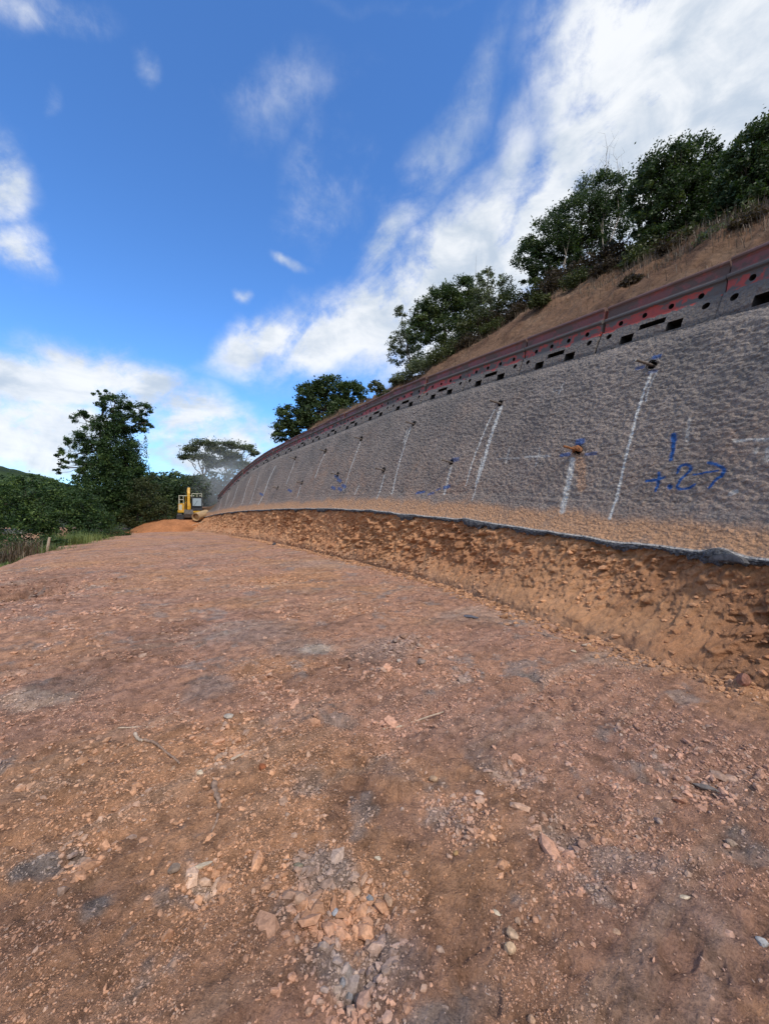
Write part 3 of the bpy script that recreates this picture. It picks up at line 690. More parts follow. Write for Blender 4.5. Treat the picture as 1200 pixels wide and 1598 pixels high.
# soil nails
for (u, v, sz, lb), (s0, h0, rad) in zip(NAILS, npos):
    p = wall_pt(s0, h0 / TAN70); xx, yy, zz, nx_, ny_, *_ = sect(s0); inn = Vector((nx_, ny_, -.25)).normalized()
    t = thing('soil_nail', lb, 'steel nail', p, 0, 'steel nails sticking out of the concrete wall'); tx, ty = -ny_, nx_
    Lb = .30; outd = (-inn + Vector((tx, ty, 0)) * .30).normalized(); thk = .016 + .0006 * p.y
    mb = MB(); k = 14; pts = [outd * (-.12 + (Lb + .12) * i / k) for i in range(k + 1)]
    mb.tube(pts, [thk * (1 + .12 * (i % 2)) for i in range(k + 1)], 8)
    bar = mb.build('bar', M_mud if u == 903 else M_steel, t, True)
    mb = MB(); mb.tube([outd * (Lb - .004), outd * (Lb + .006)], thk * .9, 8); mb.build('cut_end', M_cream if u != 903 else M_mud, bar)
    mb = MB(); mb.tube([-inn * .02, inn * .02, inn * .25], [rad * 1.12, rad * 1.05, rad * .9], 16, False); mb.tube([inn * .24, inn * .26], rad, 12); mb.build('drill_hole', M_hole_dark, t, True)
    if u == 903:
        mb = MB(); V_, q_ = [], []
        mb.tube([Vector((tx, ty, 0)) * d - inn * (.05 + .03 * math.sin(d * 40)) + Vector((0, 0, zo)) for d, zo in ((-.10, -.05), (-.05, .0), (0, .03), (.06, .02), (.10, -.03))], [.01, .045, .055, .045, .012], 7); mb.build('mud_cake', M_mud, t)

# ------------------------------------------------------------------ red plastic barriers along the wall top
PROF = [(.27, .0), (.27, .10), (.262, .13), (.185, .40), (.180, .425), (.135, .44), (.125, .47), (.125, .60), (.135, .625), (.172, .645), (.178, .67), (.170, .695),
        (.115, .72), (.105, .75), (.105, .86), (.118, .885), (.138, .90), (.142, .925), (.130, .95), (.10, .962)]
def barrier_mesh():
    import bmesh
    prof = [(-d, h) for d, h in PROF] + [(d, h) for d, h in reversed(PROF)]
    mb = MB(); n_ = len(prof); xs = [-.985, -.97, -.9, -.5, 0, .5, .9, .97, .985]; sc = [.965, 1, 1, 1, 1, 1, 1, 1, .965]
    V_ = [(X_, p[0] * s_, p[1]) for X_, s_ in zip(xs, sc) for p in prof]; q_ = [(i * n_ + j, (i + 1) * n_ + j, (i + 1) * n_ + (j + 1) % n_, i * n_ + (j + 1) % n_) for i in range(len(xs) - 1) for j in range(n_)]
    mb.add(V_, q_); me_ = mb.mesh('barrier_body'); bm = bmesh.new(); bm.from_mesh(me_)
    bm.verts.ensure_lookup_table()
    for e0 in (0, len(xs) - 1): bm.faces.new([bm.verts[e0 * n_ + j] for j in (range(n_) if e0 else reversed(range(n_)))])
    bmesh.ops.recalc_face_normals(bm, faces=bm.faces); bm.to_mesh(me_); bm.free()
    ob = bpy.data.objects.new('tmp_barrier', me_); S.collection.objects.link(ob)
    cut = MB()
    for X_ in (-.66, -.22, .22, .66): cut.tube([(X_, -.40, .53), (X_, -.0, .53)], .045, 14)
    for X_ in (-.80, .80): cut.tube([(X_, -.45, .30), (X_, -.0, .30)], .055, 14)
    for X_ in (-.40, .40): cut.box((X_, -.22, .13), (.24, .38, .16))
    cut.box((0, -.24, .285), (.44, .36, .10))
    cm = cut.mesh('cut'); bm = bmesh.new(); bm.from_mesh(cm); bmesh.ops.recalc_face_normals(bm, faces=bm.faces); bm.to_mesh(cm); bm.free()
    cm.materials.append(M_hole_dark); oc = bpy.data.objects.new('tmp_cut', cm); S.collection.objects.link(oc)
    me_.materials.append(M_barrier); me_.materials.append(M_hole_dark)
    md = ob.modifiers.new('b', 'BOOLEAN'); md.operation = 'DIFFERENCE'; md.object = oc; md.solver = 'EXACT'; md.material_mode = 'TRANSFER'
    dg = bpy.context.evaluated_depsgraph_get(); res = bpy.data.meshes.new_from_object(ob.evaluated_get(dg)); res.name = 'barrier_body'
    bpy.data.objects.remove(ob); bpy.data.objects.remove(oc); return res
BM_ = barrier_mesh(); print('barrier faces', len(BM_.polygons))
mb = MB(); mb.tube([(1.0, 0, .05), (1.0, 0, .90)], .035, 10); PIN = mb.mesh('coupling_pin', True); PIN.materials.append(simple('pin_plastic', (.22, .05, .04), .6, .3, .2, 8))
def top_pt(s):
    x_, y_, z_, nx_, ny_, at_, *_ = sect(s); return np.array((x_ + nx_ * (at_ + FLARE + .02), y_ + ny_ * (at_ + FLARE + .02), z_ + .12 + at_ * TAN70 - .04))
ORD = ['first', 'second', 'third', 'fourth', 'fifth', 'sixth', 'seventh', 'eighth', 'ninth', 'tenth', 'eleventh', 'twelfth', 'thirteenth', 'fourteenth', 'fifteenth', 'sixteenth', 'seventeenth', 'eighteenth', 'nineteenth', 'twentieth', 'twenty first', 'twenty second', 'twenty third', 'twenty fourth', 'twenty fifth', 'twenty sixth']
s_joint = wall_uv(1120, 450)[0]
# walk along the top in 2 m chords, both ways from the joint seen at the right
def walk(s, sgn):
    p = top_pt(s); d = 0
    while True:
        s += sgn * .01
        if s <= 3.0 or s >= s_end: return None
        if np.linalg.norm(top_pt(s) - p) >= 2.0: return s
js = [s_joint]
while (t_ := walk(js[0], -1)) is not None: js.insert(0, t_)
while (t_ := walk(js[-1], 1)) is not None: js.append(t_)
cnt = 0
for a_, b_ in zip(js[:-1], js[1:]):
    pa, pb = top_pt(a_), top_pt(b_); mid = (pa + pb) / 2; mid[2] -= .962; dx, dy, dz = pb - pa
    u_ = CX + F * mid[0] / max(mid[1], .1)
    if mid[1] < 2.2: continue
    t = thing('plastic_barrier', 'red and grey barrier on the wall top, ' + ORD[cnt] + ' from the right edge of the photo', 'barrier', mid, 0, 'red plastic barriers along the top of the wall')
    rx = Vector((dx, dy, dz)).normalized(); ny_ = Vector((0, 0, 1)).cross(rx).normalized(); uz = rx.cross(ny_)
    Mx = Matrix((-rx, -ny_, uz)).transposed()      # local -Y faces the road
    hill = Vector(sect((a_ + b_) / 2)[3:5] + (0,)) if False else Vector((sect((a_ + b_) / 2)[3], sect((a_ + b_) / 2)[4], 0))
    if (Mx @ Vector((0, 1, 0))).dot(hill) < 0: Mx = Mx @ Matrix.Rotation(math.pi, 3, 'Z')
    lean = Matrix.Rotation(R(-4 + 2 * math.sin(cnt * 2.3)), 3, 'X'); t.rotation_euler = (Mx @ lean).to_euler()
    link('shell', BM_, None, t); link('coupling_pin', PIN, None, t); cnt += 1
print('barriers', cnt, 'first cols', [round(CX + F * top_pt(j)[0] / top_pt(j)[1]) for j in js if top_pt(j)[1] > 4][:12])

# ------------------------------------------------------------------ hillside behind the barriers
nh = 90; SH = SS[::3]; x, y, z, nx, ny, a_t, o_t, a_c = sect(SH)
dd_ = np.concatenate([np.linspace(-.35, 1, 60), 1 + (np.linspace(0, 1, 30)[1:]) ** 1.6 * 8])
nh = len(dd_); S3, D3 = np.meshgrid(SH, dd_, indexing='ij'); X0, Y0, Z0, NX, NY, AT, AC = [np.repeat(q[:, None], nh, 1) for q in (x, y, z, nx, ny, a_t, a_c)]
zt = Z0 + .12 + AT * TAN70 - .22
dist = np.where(D3 < 0, D3 * .5, np.where(D3 <= 1, D3 * AC, AC + (D3 - 1) * 4.0))
zz = np.where(D3 <= 1, zt + D3 * AC * MHILL, zt + AC * MHILL + np.minimum((D3 - 1) * 4 * .10, 2))
zz = np.where(D3 < 0, zt - 2.5 * np.abs(D3), zz)
zz = zz - sstep(s_end - 16, s_end - 5, S3) * (np.clip(D3 - 1, 0, 9) * 4 * .40 + np.clip(D3, 0, 1) * AC * MHILL * .9)
amp = np.clip(D3 * 5, 0.1, 1)
dsp = amp * (.18 * fbm(S3, dist, .6, 4, 110) + .42 * (ridged(S3 + dist * .3, dist * .5, 1.1, 4, 111, .6) - .5) + .10 * fbm(S3, dist, 7, 3, 112) + .05 * (worley(S3, dist, 2.5, 113)[2] - .5))
fade = sstep(0, .6, D3)
HX = X0 + NX * (AT + FLARE + .47 + dist); HY = Y0 + NY * (AT + FLARE + .47 + dist); HZ = zz + dsp * (.3 + .7 * fade)
kc_ = np.broadcast_to(np.array((.20, .118, .075)), S3.shape + (3,)).copy()
f = (.9 * sstep(-.1, .35, fbm(S3, dist * .6, 1.6, 5, 114, .65)))[..., None]; kc_ = kc_ * (1 - f) + np.array((.125, .072, .048)) * f
f = (.8 * sstep(.1, .5, fbm(S3, dist * 1.5, .9, 4, 115)))[..., None]; kc_ = kc_ * (1 - f) + np.array((.25, .160, .105)) * f
f = sstep(.80, 1.1, D3 + .15 * fbm(S3, dist, 1.5, 3, 116))[..., None]; kc_ = kc_ * (1 - f) + np.array((.07, .055, .035)) * f
HV = np.stack([HX, HY, HZ], -1)
me = mesh_np('hillside', HV, grid_faces(len(SH), nh)[:, ::-1], None, True, cols=kc_.reshape(-1, 3)); tag(link('hillside', me, M_hill), kind='structure')
def hill_pt(u, D):
    """point on the hillside seen in photo column u, fraction D of the way to the crest (>1: beyond)"""
    j = int(np.argmin(np.abs(dd_ - D))); P = HV[:, j]; m = P[:, 1] > 3
    uu = np.where(m, CX + F * P[:, 0] / np.maximum(P[:, 1], .1), 1e6); return Vector(P[int(np.argmin(np.abs(uu - u)))])

# ------------------------------------------------------------------ foliage
def rand_unit(n_):
    v = rng.normal(size=(n_, 3)); return v / np.linalg.norm(v, axis=1)[:, None]
def leaf_quads(mb, C, size, tint, droop=.0, flat=.0, aspect=.5):
    n_ = len(C); d = rand_unit(n_); d[:, 2] = d[:, 2] * (1 - flat) - droop; d /= np.linalg.norm(d, axis=1)[:, None]
    s_ = np.cross(d, rand_unit(n_)); s_ /= np.linalg.norm(s_, axis=1)[:, None] + 1e-9; sz = np.asarray(size)[:, None]
    V_ = np.stack([C - d * sz * .5, C + s_ * sz * aspect * .5 + d * sz * .05, C + d * sz * .5, C - s_ * sz * aspect * .5 + d * sz * .05], 1).reshape(-1, 3)
    q = np.arange(n_ * 4).reshape(-1, 4); mb.add(V_, q, None, np.repeat(np.clip(tint, 0, 1), 4))
def crown(mb, blobs, n_leaf, leaf, clump=.22, tone=.45, droop=.1, flat=.2, hollow=.55, limbs=None, nclump=None):
    """blobs: (centre, (rx,ry,rz)); leaves gather in clumps through the outer part of each blob"""
    vol = np.array([b_[1][0] * b_[1][1] * b_[1][2] for b_ in blobs]) ** .75; vol /= vol.sum(); cl = []
    for (c, r), w_ in zip(blobs, vol):
        k = max(6, int((nclump or 150) * w_)); u_ = rand_unit(k); rad = rng.uniform(hollow, 1.0, k) ** .6
        ctr = np.array(c) + u_ * np.array(r) * rad[:, None]; rc = np.array(r).mean()
        tn = rng.normal(0, .20, k)
        per = max(4, int(n_leaf * w_ / k))
        szs = clump * rc * rng.uniform(.5, 1.3, k)
        P = np.repeat(ctr, per, 0) + rng.normal(size=(k * per, 3)) * np.repeat(szs, per)[:, None] * np.array((1, 1, .7))
        leaf_quads(mb, P, leaf * rng.uniform(.55, 1.35, len(P)), tone + np.repeat(tn, per) + rng.normal(0, .13, len(P)), droop, flat)
        if limbs is not None: cl.append(ctr[rng.permutation(k)[:max(3, k // 6)]])
    return np.concatenate(cl) if cl else None
def limb_path(a, b_, wob=.12, k=5):
    a = Vector(a); b_ = Vector(b_); L = (b_ - a).length
    return [a.lerp(b_, i / k) + Vector((rnd.uniform(-1, 1), rnd.uniform(-1, 1), rnd.uniform(-.3, 1))) * L * wob * math.sin(math.pi * i / k) for i in range(k + 1)]
def tree(name, label, cat, base, trunk_top, blobs, n_leaf, leaf, mat=None, bark=None, tr=.12, group=None, nclump=None, clump=.22, tone=.45, droop=.1, flat=.2, hollow=.55, stems=1, leafname='crown', extra=None, ntw=1.0):
    base = Vector(base); t = thing(name, label, cat, base, 0, group); loc = lambda p: Vector(p) - base
    cm = MB(); ends = crown(cm, blobs, n_leaf, leaf, clump, tone, droop, flat, hollow, limbs=1, nclump=nclump)
    tm = MB(); tops = []
    for k in range(stems):
        off = Vector((rnd.uniform(-1, 1), rnd.uniform(-1, 1), 0)) * (.12 * k * (1 + tr)); top = Vector(trunk_top) + off * 6
        path = limb_path(base + off + Vector((0, 0, -.3)), top, .05, 7); tm.tube(path, [tr * (1 - .72 * i / 7) for i in range(8)], 8); tops += path[3:]
    for (c, r) in blobs:
        st = min(tops, key=lambda q: (q - Vector(c)).length); path = limb_path(st, c, .10, 5); tm.tube(path, [tr * .45 * (1 - .7 * i / 5) for i in range(6)], 6)
        near = [e for e in ends if sum(((e - np.array(c)) / (np.array(r) * 1.05)) ** 2) < 1.05][:int(12 * ntw)]
        for e in near: s0 = rnd.choice(path[1:]); tm.tube(limb_path(s0, e, .10, 3), [tr * .16, tr * .12, tr * .08, tr * .03], 4, False)
    if extra: extra(cm, tm)
    for m_ in (cm, tm): m_.v = [v_ - np.array(base) for v_ in m_.v]
    tm.build('trunk', bark or M_bark, t, True); cm.build(leafname, mat or M_leaf, t)
    return t
def B(u, v, Y, ru, rv, rd=None):
    """crown lobe centred on a sight line at distance Y, radii given in photo pixels at that distance"""
    k = Y / F; return (tuple(at(u, v, Y)), (ru * k, (rd if rd else (ru + rv) / 2) * k, rv * k))

# --- trees on the crest, right
def Yc(u, D=1.1): return hill_pt(u, D).y
y1 = Yc(900, 1.35); b0 = hill_pt(893, 1.3)
tree('crest_tree', 'dark round headed crest tree with pale leaning stem, left of the two biggest trees', 'tree', b0, at(905, 350, y1),
     [B(935, 305, y1, 38, 30), B(905, 345, y1, 48, 36), B(860, 375, y1, 40, 32), B(828, 400, y1, 26, 26), B(845, 425, y1, 22, 18), B(950, 350, y1, 30, 34), B(925, 385, y1, 34, 22), B(828, 440, y1, 14, 12), B(880, 410, y1, 30, 20)],
     44000, .085, tr=.12, nclump=520, tone=.40, clump=.15, stems=2)
y2 = Yc(1060, 1.3); b0 = hill_pt(1040, 1.25)
tree('crest_tree', 'broad dark crest tree between the round headed tree and the frame edge one', 'tree', b0, at(1060, 310, y2),
     [B(1040, 265, y2, 44, 32), B(1085, 250, y2, 34, 26), B(1015, 300, y2, 32, 34), B(1065, 320, y2, 55, 40), B(1110, 295, y2, 44, 40), B(1005, 340, y2, 20, 30), B(1080, 365, y2, 50, 28), B(1020, 375, y2, 28, 22)],
     48000, .085, tr=.13, nclump=560, tone=.42, clump=.15, stems=2)
y3 = Yc(1190, 1.3); b0 = hill_pt(1200, 1.2)
tree('crest_tree', 'dense tall tree on the crest cut off by the right edge of the photo', 'tree', b0, at(1200, 250, y3),
     [B(1180, 235, y3, 42, 34), B(1230, 225, y3, 50, 40), B(1160, 285, y3, 32, 40), B(1215, 300, y3, 50, 50), B(1150, 325, y3, 34, 36), B(1270, 270, y3, 50, 50)],
     38000, .085, tr=.13, nclump=440, tone=.42, clump=.16)
def twigs(base, label, pts_top, Y, r0=.03, name='bare_tree', pale=True, n=3):
    base = Vector(base); t = thing(name, label, 'bare tree', base); mb = MB()
    for (u, v) in pts_top:
        tip = at(u, v, Y) - base; path = limb_path(Vector((0, 0, -.3)), tip, .04, 6); mb.tube(path, [r0 * (1 - .8 * i / 6) for i in range(7)], 6)
        for k in range(n * 3):
            s0 = path[rnd.randint(3, 6)]; d = Vector((rnd.uniform(-.4, .4), rnd.uniform(-.3, .3), rnd.uniform(.3, .8))) * tip.length * .18
            p2 = limb_path(s0, s0 + d, .1, 3); mb.tube(p2, [r0 * .35, r0 * .25, r0 * .18, r0 * .08], 4, False)
            for _ in range(2): s1 = rnd.choice(p2[1:]); mb.tube([s1, s1 + Vector((rnd.uniform(-.5, .5), rnd.uniform(-.4, .4), rnd.uniform(.3, .8))) * tip.length * .07], [r0 * .15, r0 * .05], 4, False)
    mb.build('branches', M_pbark if pale else M_bark, t, True); return t
twigs(hill_pt(950, 1.25), 'leafless pale tree whose fine twigs rise above the dark round headed tree', [(945, 245), (925, 262), (962, 250)], y1 + .5, .022)
twigs(hill_pt(885, 1.12), 'pale crooked bare trunk leaning in front of the round headed tree', [(887, 355), (880, 385)], Yc(885, 1.12) + .1, .035, n=1)
twigs(hill_pt(748, 1.2), 'tall single thin dead stem standing up from the shrubs', [(743, 398)], Yc(748, 1.2), .015, n=0)
# --- middle cluster
ym = Yc(700, 1.2); b0 = hill_pt(700, 1.15)
tree('crest_tree', 'deep green rounded tree standing in the middle shrub cluster on the crest', 'tree', b0, at(690, 490, ym),
     [B(715, 455, ym, 26, 20), B(690, 475, ym, 32, 26), B(665, 490, ym, 22, 24), B(735, 485, ym, 28, 28), B(655, 520, ym, 18, 24), B(700, 520, ym, 34, 26)],
     30000, .10, M_leaf, tr=.10, nclump=330, tone=.58, clump=.16)
yf = Yc(765, 1.15)
tree('feathery_tree', 'thin feathery grey green tree rising right of the deep green rounded tree', 'tree', hill_pt(768, 1.15), at(762, 430, yf),
     [B(757, 430, yf, 14, 14), B(772, 450, yf, 26, 20), B(752, 470, yf, 18, 28), B(785, 480, yf, 20, 22), B(765, 500, yf, 24, 20)], 9000, .08, M_leafg, tr=.05, nclump=160, tone=.4, clump=.16)
yl = Yc(640, 1.2)
tree('feathery_tree', 'sparse small leaved tree with open side branches at the lower end of the crest cluster', 'tree', hill_pt(645, 1.1), at(632, 500, yl),
     [B(628, 490, yl, 14, 12), B(640, 520, yl, 22, 20), B(625, 535, yl, 20, 18), B(618, 555, yl, 14, 16), B(645, 560, yl, 20, 22)], 8000, .085, M_leafg, tr=.05, nclump=130, tone=.35, clump=.16, stems=2)
for i, (u, v, ru, rv, mt, tn, lb) in enumerate([(740, 505, 26, 22, M_leafo, .4, 'olive shrub below the feathery tree, right of the deep green rounded tree'), (700, 545, 26, 18, M_leafo, .4, 'olive grey shrub just above the bare soil in the middle cluster'),
        (800, 470, 26, 18, M_leafo, .35, 'olive shrub in the gap before the round headed tree'), (820, 478, 22, 14, M_leafb, .5, 'brownish shrub at the foot of the gap before the round headed tree'),
        (660, 565, 20, 16, M_leafg, .3, 'pale grey shrub at the low end of the middle cluster'), (770, 500, 22, 18, M_leafb, .55, 'reddish dry shrub under the feathery tree'),
        (1010, 385, 26, 18, M_leafo, .35, 'scrubby olive shrub under the broad dark tree'), (1085, 375, 36, 16, M_leafo, .3, 'wide olive shrub under the right side of the broad dark tree'),
        (960, 395, 24, 16, M_leafb, .5, 'sparse brown shrub between the two large crest trees'), (1165, 345, 30, 20, M_leafo, .35, 'olive shrub below the tree at the frame edge'), (880, 428, 26, 16, M_leafb, .4, 'dark brown brush directly under the round headed tree'), (925, 415, 26, 16, M_leafb, .55, 'dry brown brush under the right side of the round headed tree'),
        (845, 452, 22, 14, M_leafo, .3, 'olive brush at the left foot of the round headed tree'), (1050, 380, 22, 14, M_leafb, .45, 'small brown bush under the middle of the broad dark tree'), (1125, 365, 24, 14, M_leafb, .5, 'brown brush under the gap before the frame edge tree'), (725, 535, 24, 16, M_leafg, .3, 'greyish brush right of the olive grey shrub in the middle cluster')]):
    D_ = 1.05; Y_ = Yc(u, D_); tree('shrub', lb, 'shrub', hill_pt(u, D_), at(u, v + 6, Y_), [B(u, v, Y_, ru, rv), B(u + ru * .6, v + 4, Y_, ru * .6, rv * .8), B(u - ru * .6, v + 6, Y_, ru * .6, rv * .7)], 1900, .095, mt, tr=.03, nclump=90, tone=tn, clump=.25, hollow=.1, group='shrubs on the crest', leafname='foliage', ntw=.5)
for i, (u, D_, v_, ru, rv, mt, lb) in enumerate([(868, .88, 446, 22, 14, M_leafb, 'dark dry scrub spilling down the slope left of the pale leaning stem'), (905, .85, 434, 24, 14, M_leafo, 'olive scrub spilling down the slope under the pale leaning stem'), (950, .88, 418, 24, 15, M_leafb, 'reddish scrub on the slope between the two large crest trees'),
        (1000, .9, 402, 26, 14, M_leafo, 'low olive scrub on the slope left under the broad dark tree'), (1060, .9, 385, 26, 13, M_leafb, 'low brown scrub on the slope right under the broad dark tree'), (1120, .85, 372, 26, 14, M_leafg, 'grey green scrub on the bare slope near the right edge'), (1175, .85, 352, 28, 16, M_leafb, 'brown scrub on the slope at the right edge of the photo'),
        (840, .6, 470, 14, 8, M_leafo, 'small olive tuft alone on the bare slope under the round headed tree'), (985, .55, 440, 14, 8, M_leafb, 'small brown tuft alone on the bare slope left of the broad dark tree'), (655, .8, 572, 18, 12, M_leafg, 'greyish brush low on the slope at the lower end of the middle cluster'), (690, .75, 556, 20, 14, M_leafo, 'olive brush halfway down the slope under the middle cluster'), (735, .8, 535, 22, 14, M_leafb, 'reddish brush on the slope under the middle cluster'),
        (775, .85, 512, 22, 14, M_leafo, 'olive brush on the slope under the feathery tree'), (810, .85, 488, 20, 14, M_leafb, 'dark dry brush on the slope in the gap'), (625, .85, 590, 14, 10, M_leafg, 'small greyish bush lowest on the slope, by the barriers')]):
    Y_ = Yc(u, D_); tree('shrub', lb, 'shrub', hill_pt(u, D_), at(u, v_ + 4, Y_), [B(u, v_, Y_, ru, rv), B(u + ru * .7, v_ - 4, Y_, ru * .6, rv * .8), B(u - ru * .7, v_ + 5, Y_, ru * .6, rv * .7)], 2600, .075, mt, tr=.02, nclump=110, tone=.4, clump=.25, hollow=.1, group='shrubs on the crest', leafname='foliage', ntw=.5)
# dry grass and stems on the crest and slope
def blades(mb, P, h, lean=.35, w_=.006, tone=.5):
    n_ = len(P); a = rng.uniform(0, 6.283, n_); d = np.stack([np.cos(a), np.sin(a), np.zeros(n_)], 1); l_ = lean * rng.uniform(.2, 1.3, n_)[:, None]; h = np.asarray(h)[:, None]
    s_ = np.stack([-np.sin(a), np.cos(a), np.zeros(n_)], 1) * w_ if np.isscalar(w_) else np.stack([-np.sin(a), np.cos(a), np.zeros(n_)], 1) * w_[:, None]
    up = np.array((0, 0, 1.0)); m1 = P + up * h * .55 + d * h * l_ * .3; t1 = P + up * h * (1 - .3 * l_) + d * h * l_
    V_ = np.stack([P - s_, P + s_, m1 + s_ * .8, m1 - s_ * .8, t1], 1).reshape(-1, 3); k = np.arange(n_)[:, None] * 5
    mb.add(V_, k + np.array([[0, 1, 2, 3]]), k + np.array([[3, 2, 4]]), np.repeat(np.clip(tone + rng.normal(0, .2, n_), 0, 1), 5))
hx = HV.reshape(len(SH), nh, 3); mb = MB()
ii = rng.integers(0, len(SH) - 1, 60000); jj = rng.integers(0, nh, 60000); Pq = hx[ii, jj]; Dq = dd_[jj]
um = CX + F * Pq[:, 0] / np.maximum(Pq[:, 1], .5); keepm = (Pq[:, 1] > 3) & (Pq[:, 1] < 30) & (rng.random(60000) < np.clip(sstep(.42, .95, Dq + .55 * fbm(SH[ii], Dq * 2, 1.2, 3, 120)), .03, 1)) & (Dq < 2.2) & (Dq > .05)
Pq = Pq[keepm] + rng.normal(0, .05, (keepm.sum(), 3)) * (1, 1, 0); blades(mb, Pq, rng.uniform(.10, .42, len(Pq)) * (.6 + .8 * rng.random(len(Pq)) ** 3), .4, .006, .38)
tag(mb.build('dry_grass', M_dry, None), kind='stuff')
# --- trees behind the wall further on
ye = 27.0
tree('broad_tree', 'broad dark green tree with a domed double crown behind the far barriers', 'tree', at(505, 690, ye), at(505, 640, ye),
     [B(515, 605, ye, 26, 17), B(545, 615, ye, 26, 18), B(485, 620, ye, 24, 20), B(500, 645, ye, 36, 22), B(455, 650, ye, 26, 16), B(445, 675, ye, 20, 16), B(540, 640, ye, 28, 18), B(480, 670, ye, 26, 16)],
     26000, .19, M_leaf, tr=.2, nclump=380, tone=.50, clump=.17)
tree('feathery_tree', 'small sparse shrubby tree peeking over the barriers right of the double crown', 'tree', at(588, 625, 18), at(588, 604, 18), [B(585, 604, 18, 11, 9), B(598, 612, 18, 10, 8)], 900, .14, M_leafg, tr=.03, nclump=50, tone=.3, clump=.2)
# --- umbrella trees beyond the end of the wall
yu = 58.0
def umb(label, u0, vb, tops, n_=7500):
    base = at(u0, vb, yu); base.z = -1.5
    tree('umbrella_tree', label, 'tree', base, at(u0, 745, yu), [B(u, v, yu, ru, rv, ru) for (u, v, ru, rv) in tops], n_, .30, M_leafg, M_pbark, tr=.22, nclump=150, tone=.42, clump=.26, hollow=.1, flat=.5)
umb('flat topped hazy tree beyond the excavator, left of the dust', 318, 800, [(322, 692, 20, 4), (300, 700, 17, 4), (337, 701, 16, 4), (291, 712, 12, 4), (318, 714, 18, 5), (330, 724, 16, 6)])
umb('flat topped hazy tree beside the end of the wall, partly in dust', 356, 800, [(358, 694, 18, 4), (382, 699, 18, 4), (348, 706, 14, 4), (366, 712, 17, 5), (396, 706, 12, 4), (352, 722, 16, 6), (378, 724, 16, 8)])
# --- left: tall vine draped tree
yv = 36.0; bv = Vector((at(165, 800, yv).x, yv, -1.7))
def hang(cm, tm):
    for k in range(130):
        u = rnd.triangular(105, 236, 175); v0 = rnd.uniform(655, 760); L = rnd.uniform(14, 46); p0 = np.array(at(u, v0, yv + rnd.uniform(-1.5, 1.5)))
        m_ = int(L * 1.3); P = p0 + np.stack([rng.normal(0, .07, m_), rng.normal(0, .07, m_), -np.linspace(0, L / F * yv, m_)], 1)
        leaf_quads(cm, P, np.full(m_, .19), .45 + rng.normal(0, .15, m_), .8, .2)
tree('vine_covered_tree', 'tall ragged tree draped in hanging vines, by far the tallest at left', 'tree', bv, at(168, 680, yv),
     [B(180, 630, yv, 26, 17), B(160, 617, yv, 12, 10), B(212, 640, yv, 22, 16), B(228, 660, yv, 15, 13), B(195, 660, yv, 28, 22), B(172, 665, yv, 20, 26), B(130, 652, yv, 17, 12), B(145, 685, yv, 22, 22), B(118, 690, yv, 14, 14), B(105, 710, yv, 16, 12),
      B(100, 730, yv, 12, 12), B(185, 700, yv, 30, 32), B(150, 720, yv, 28, 26), B(205, 735, yv, 22, 32), B(175, 760, yv, 28, 40), B(195, 790, yv, 26, 36), B(125, 735, yv, 16, 18), B(150, 765, yv, 26, 36), B(165, 800, yv, 30, 26), B(215, 770, yv, 18, 34), B(185, 725, yv, 34, 34)],
     76000, .18, M_leafv, tr=.26, nclump=760, tone=.40, clump=.14, hollow=.35, extra=hang, ntw=.5)
def bushm(label, u, v, Y, lobes, n_, leaf, mat, tone, name='vine_bush', cat='bush', zb=-2.4, **kw):
    bx_ = at(u, 800, Y); tree(name, label, cat, (bx_.x, Y, zb), at(u, v, Y), [B(*((l[0], l[1], Y + (l[4] if len(l) > 4 else 0)) + tuple(l[2:4]))) for l in lobes], n_, leaf, mat, tr=.12, nclump=kw.pop('nclump', 300), tone=tone, clump=.16, leafname='foliage', ntw=.4, **kw)
bushm('big rounded vine covered bush at the left edge of the photo', 35, 790, 29, [(25, 768, 38, 26), (60, 765, 36, 22), (95, 785, 30, 28), (20, 800, 40, 26), (70, 805, 40, 30), (110, 815, 24, 24), (-40, 780, 50, 34), (50, 748, 22, 10), (40, 828, 50, 20), (110, 838, 30, 14)], 26000, .17, M_leafv, .50, nclump=620)
bushm('vine covered thicket between the left bush and the tall ragged tree', 130, 800, 31, [(128, 790, 22, 30), (150, 815, 26, 22), (118, 765, 14, 14)], 8000, .18, M_leafv, .40)
bushm('thorny brown green thicket right of the tall ragged tree', 225, 790, 35, [(222, 770, 18, 26), (240, 790, 20, 22), (215, 805, 26, 18), (235, 755, 12, 14), (255, 800, 16, 16)], 9000, .17, M_leafo, .22)
bushm('dark leafy thicket left of the soil heap behind the excavator', 260, 790, 44, [(262, 775, 26, 24), (285, 785, 24, 26), (250, 760, 16, 18), (300, 765, 26, 24)], 8000, .3, M_leaf, .42, name='thicket', cat='thicket')
bushm('dark thicket under the flat topped trees, right behind the excavator', 320, 790, 50, [(318, 770, 30, 30), (345, 770, 26, 30), (365, 765, 24, 36), (335, 750, 26, 16), (390, 770, 20, 40)], 7000, .34, M_leaf, .40, name='thicket', cat='thicket')
for (u, v, Y, lb) in [(245, 742, 70, 'round dark treetop between the tall ragged tree and the flat topped trees'), (275, 742, 76, 'broad dark treetop left behind the excavator'), (305, 748, 72, 'dark treetop straight behind the excavator arm'), (215, 748, 66, 'small dark treetop right behind the tall ragged tree'), (390, 745, 80, 'dark treetop hidden mostly by the far end of the wall')]:
    base = at(u, 800, Y); tree('forest_tree', lb, 'tree', (base.x, Y, -2.5), at(u, v + 15, Y), [B(u, v + 4, Y, 18, 10), B(u - 14, v + 20, Y, 18, 18), B(u + 14, v + 18, Y, 18, 18), B(u, v + 38, Y, 24, 24)], 4500, .5, M_leaf, tr=.3, nclump=130, tone=.5, clump=.2, group='treetops beyond the road')
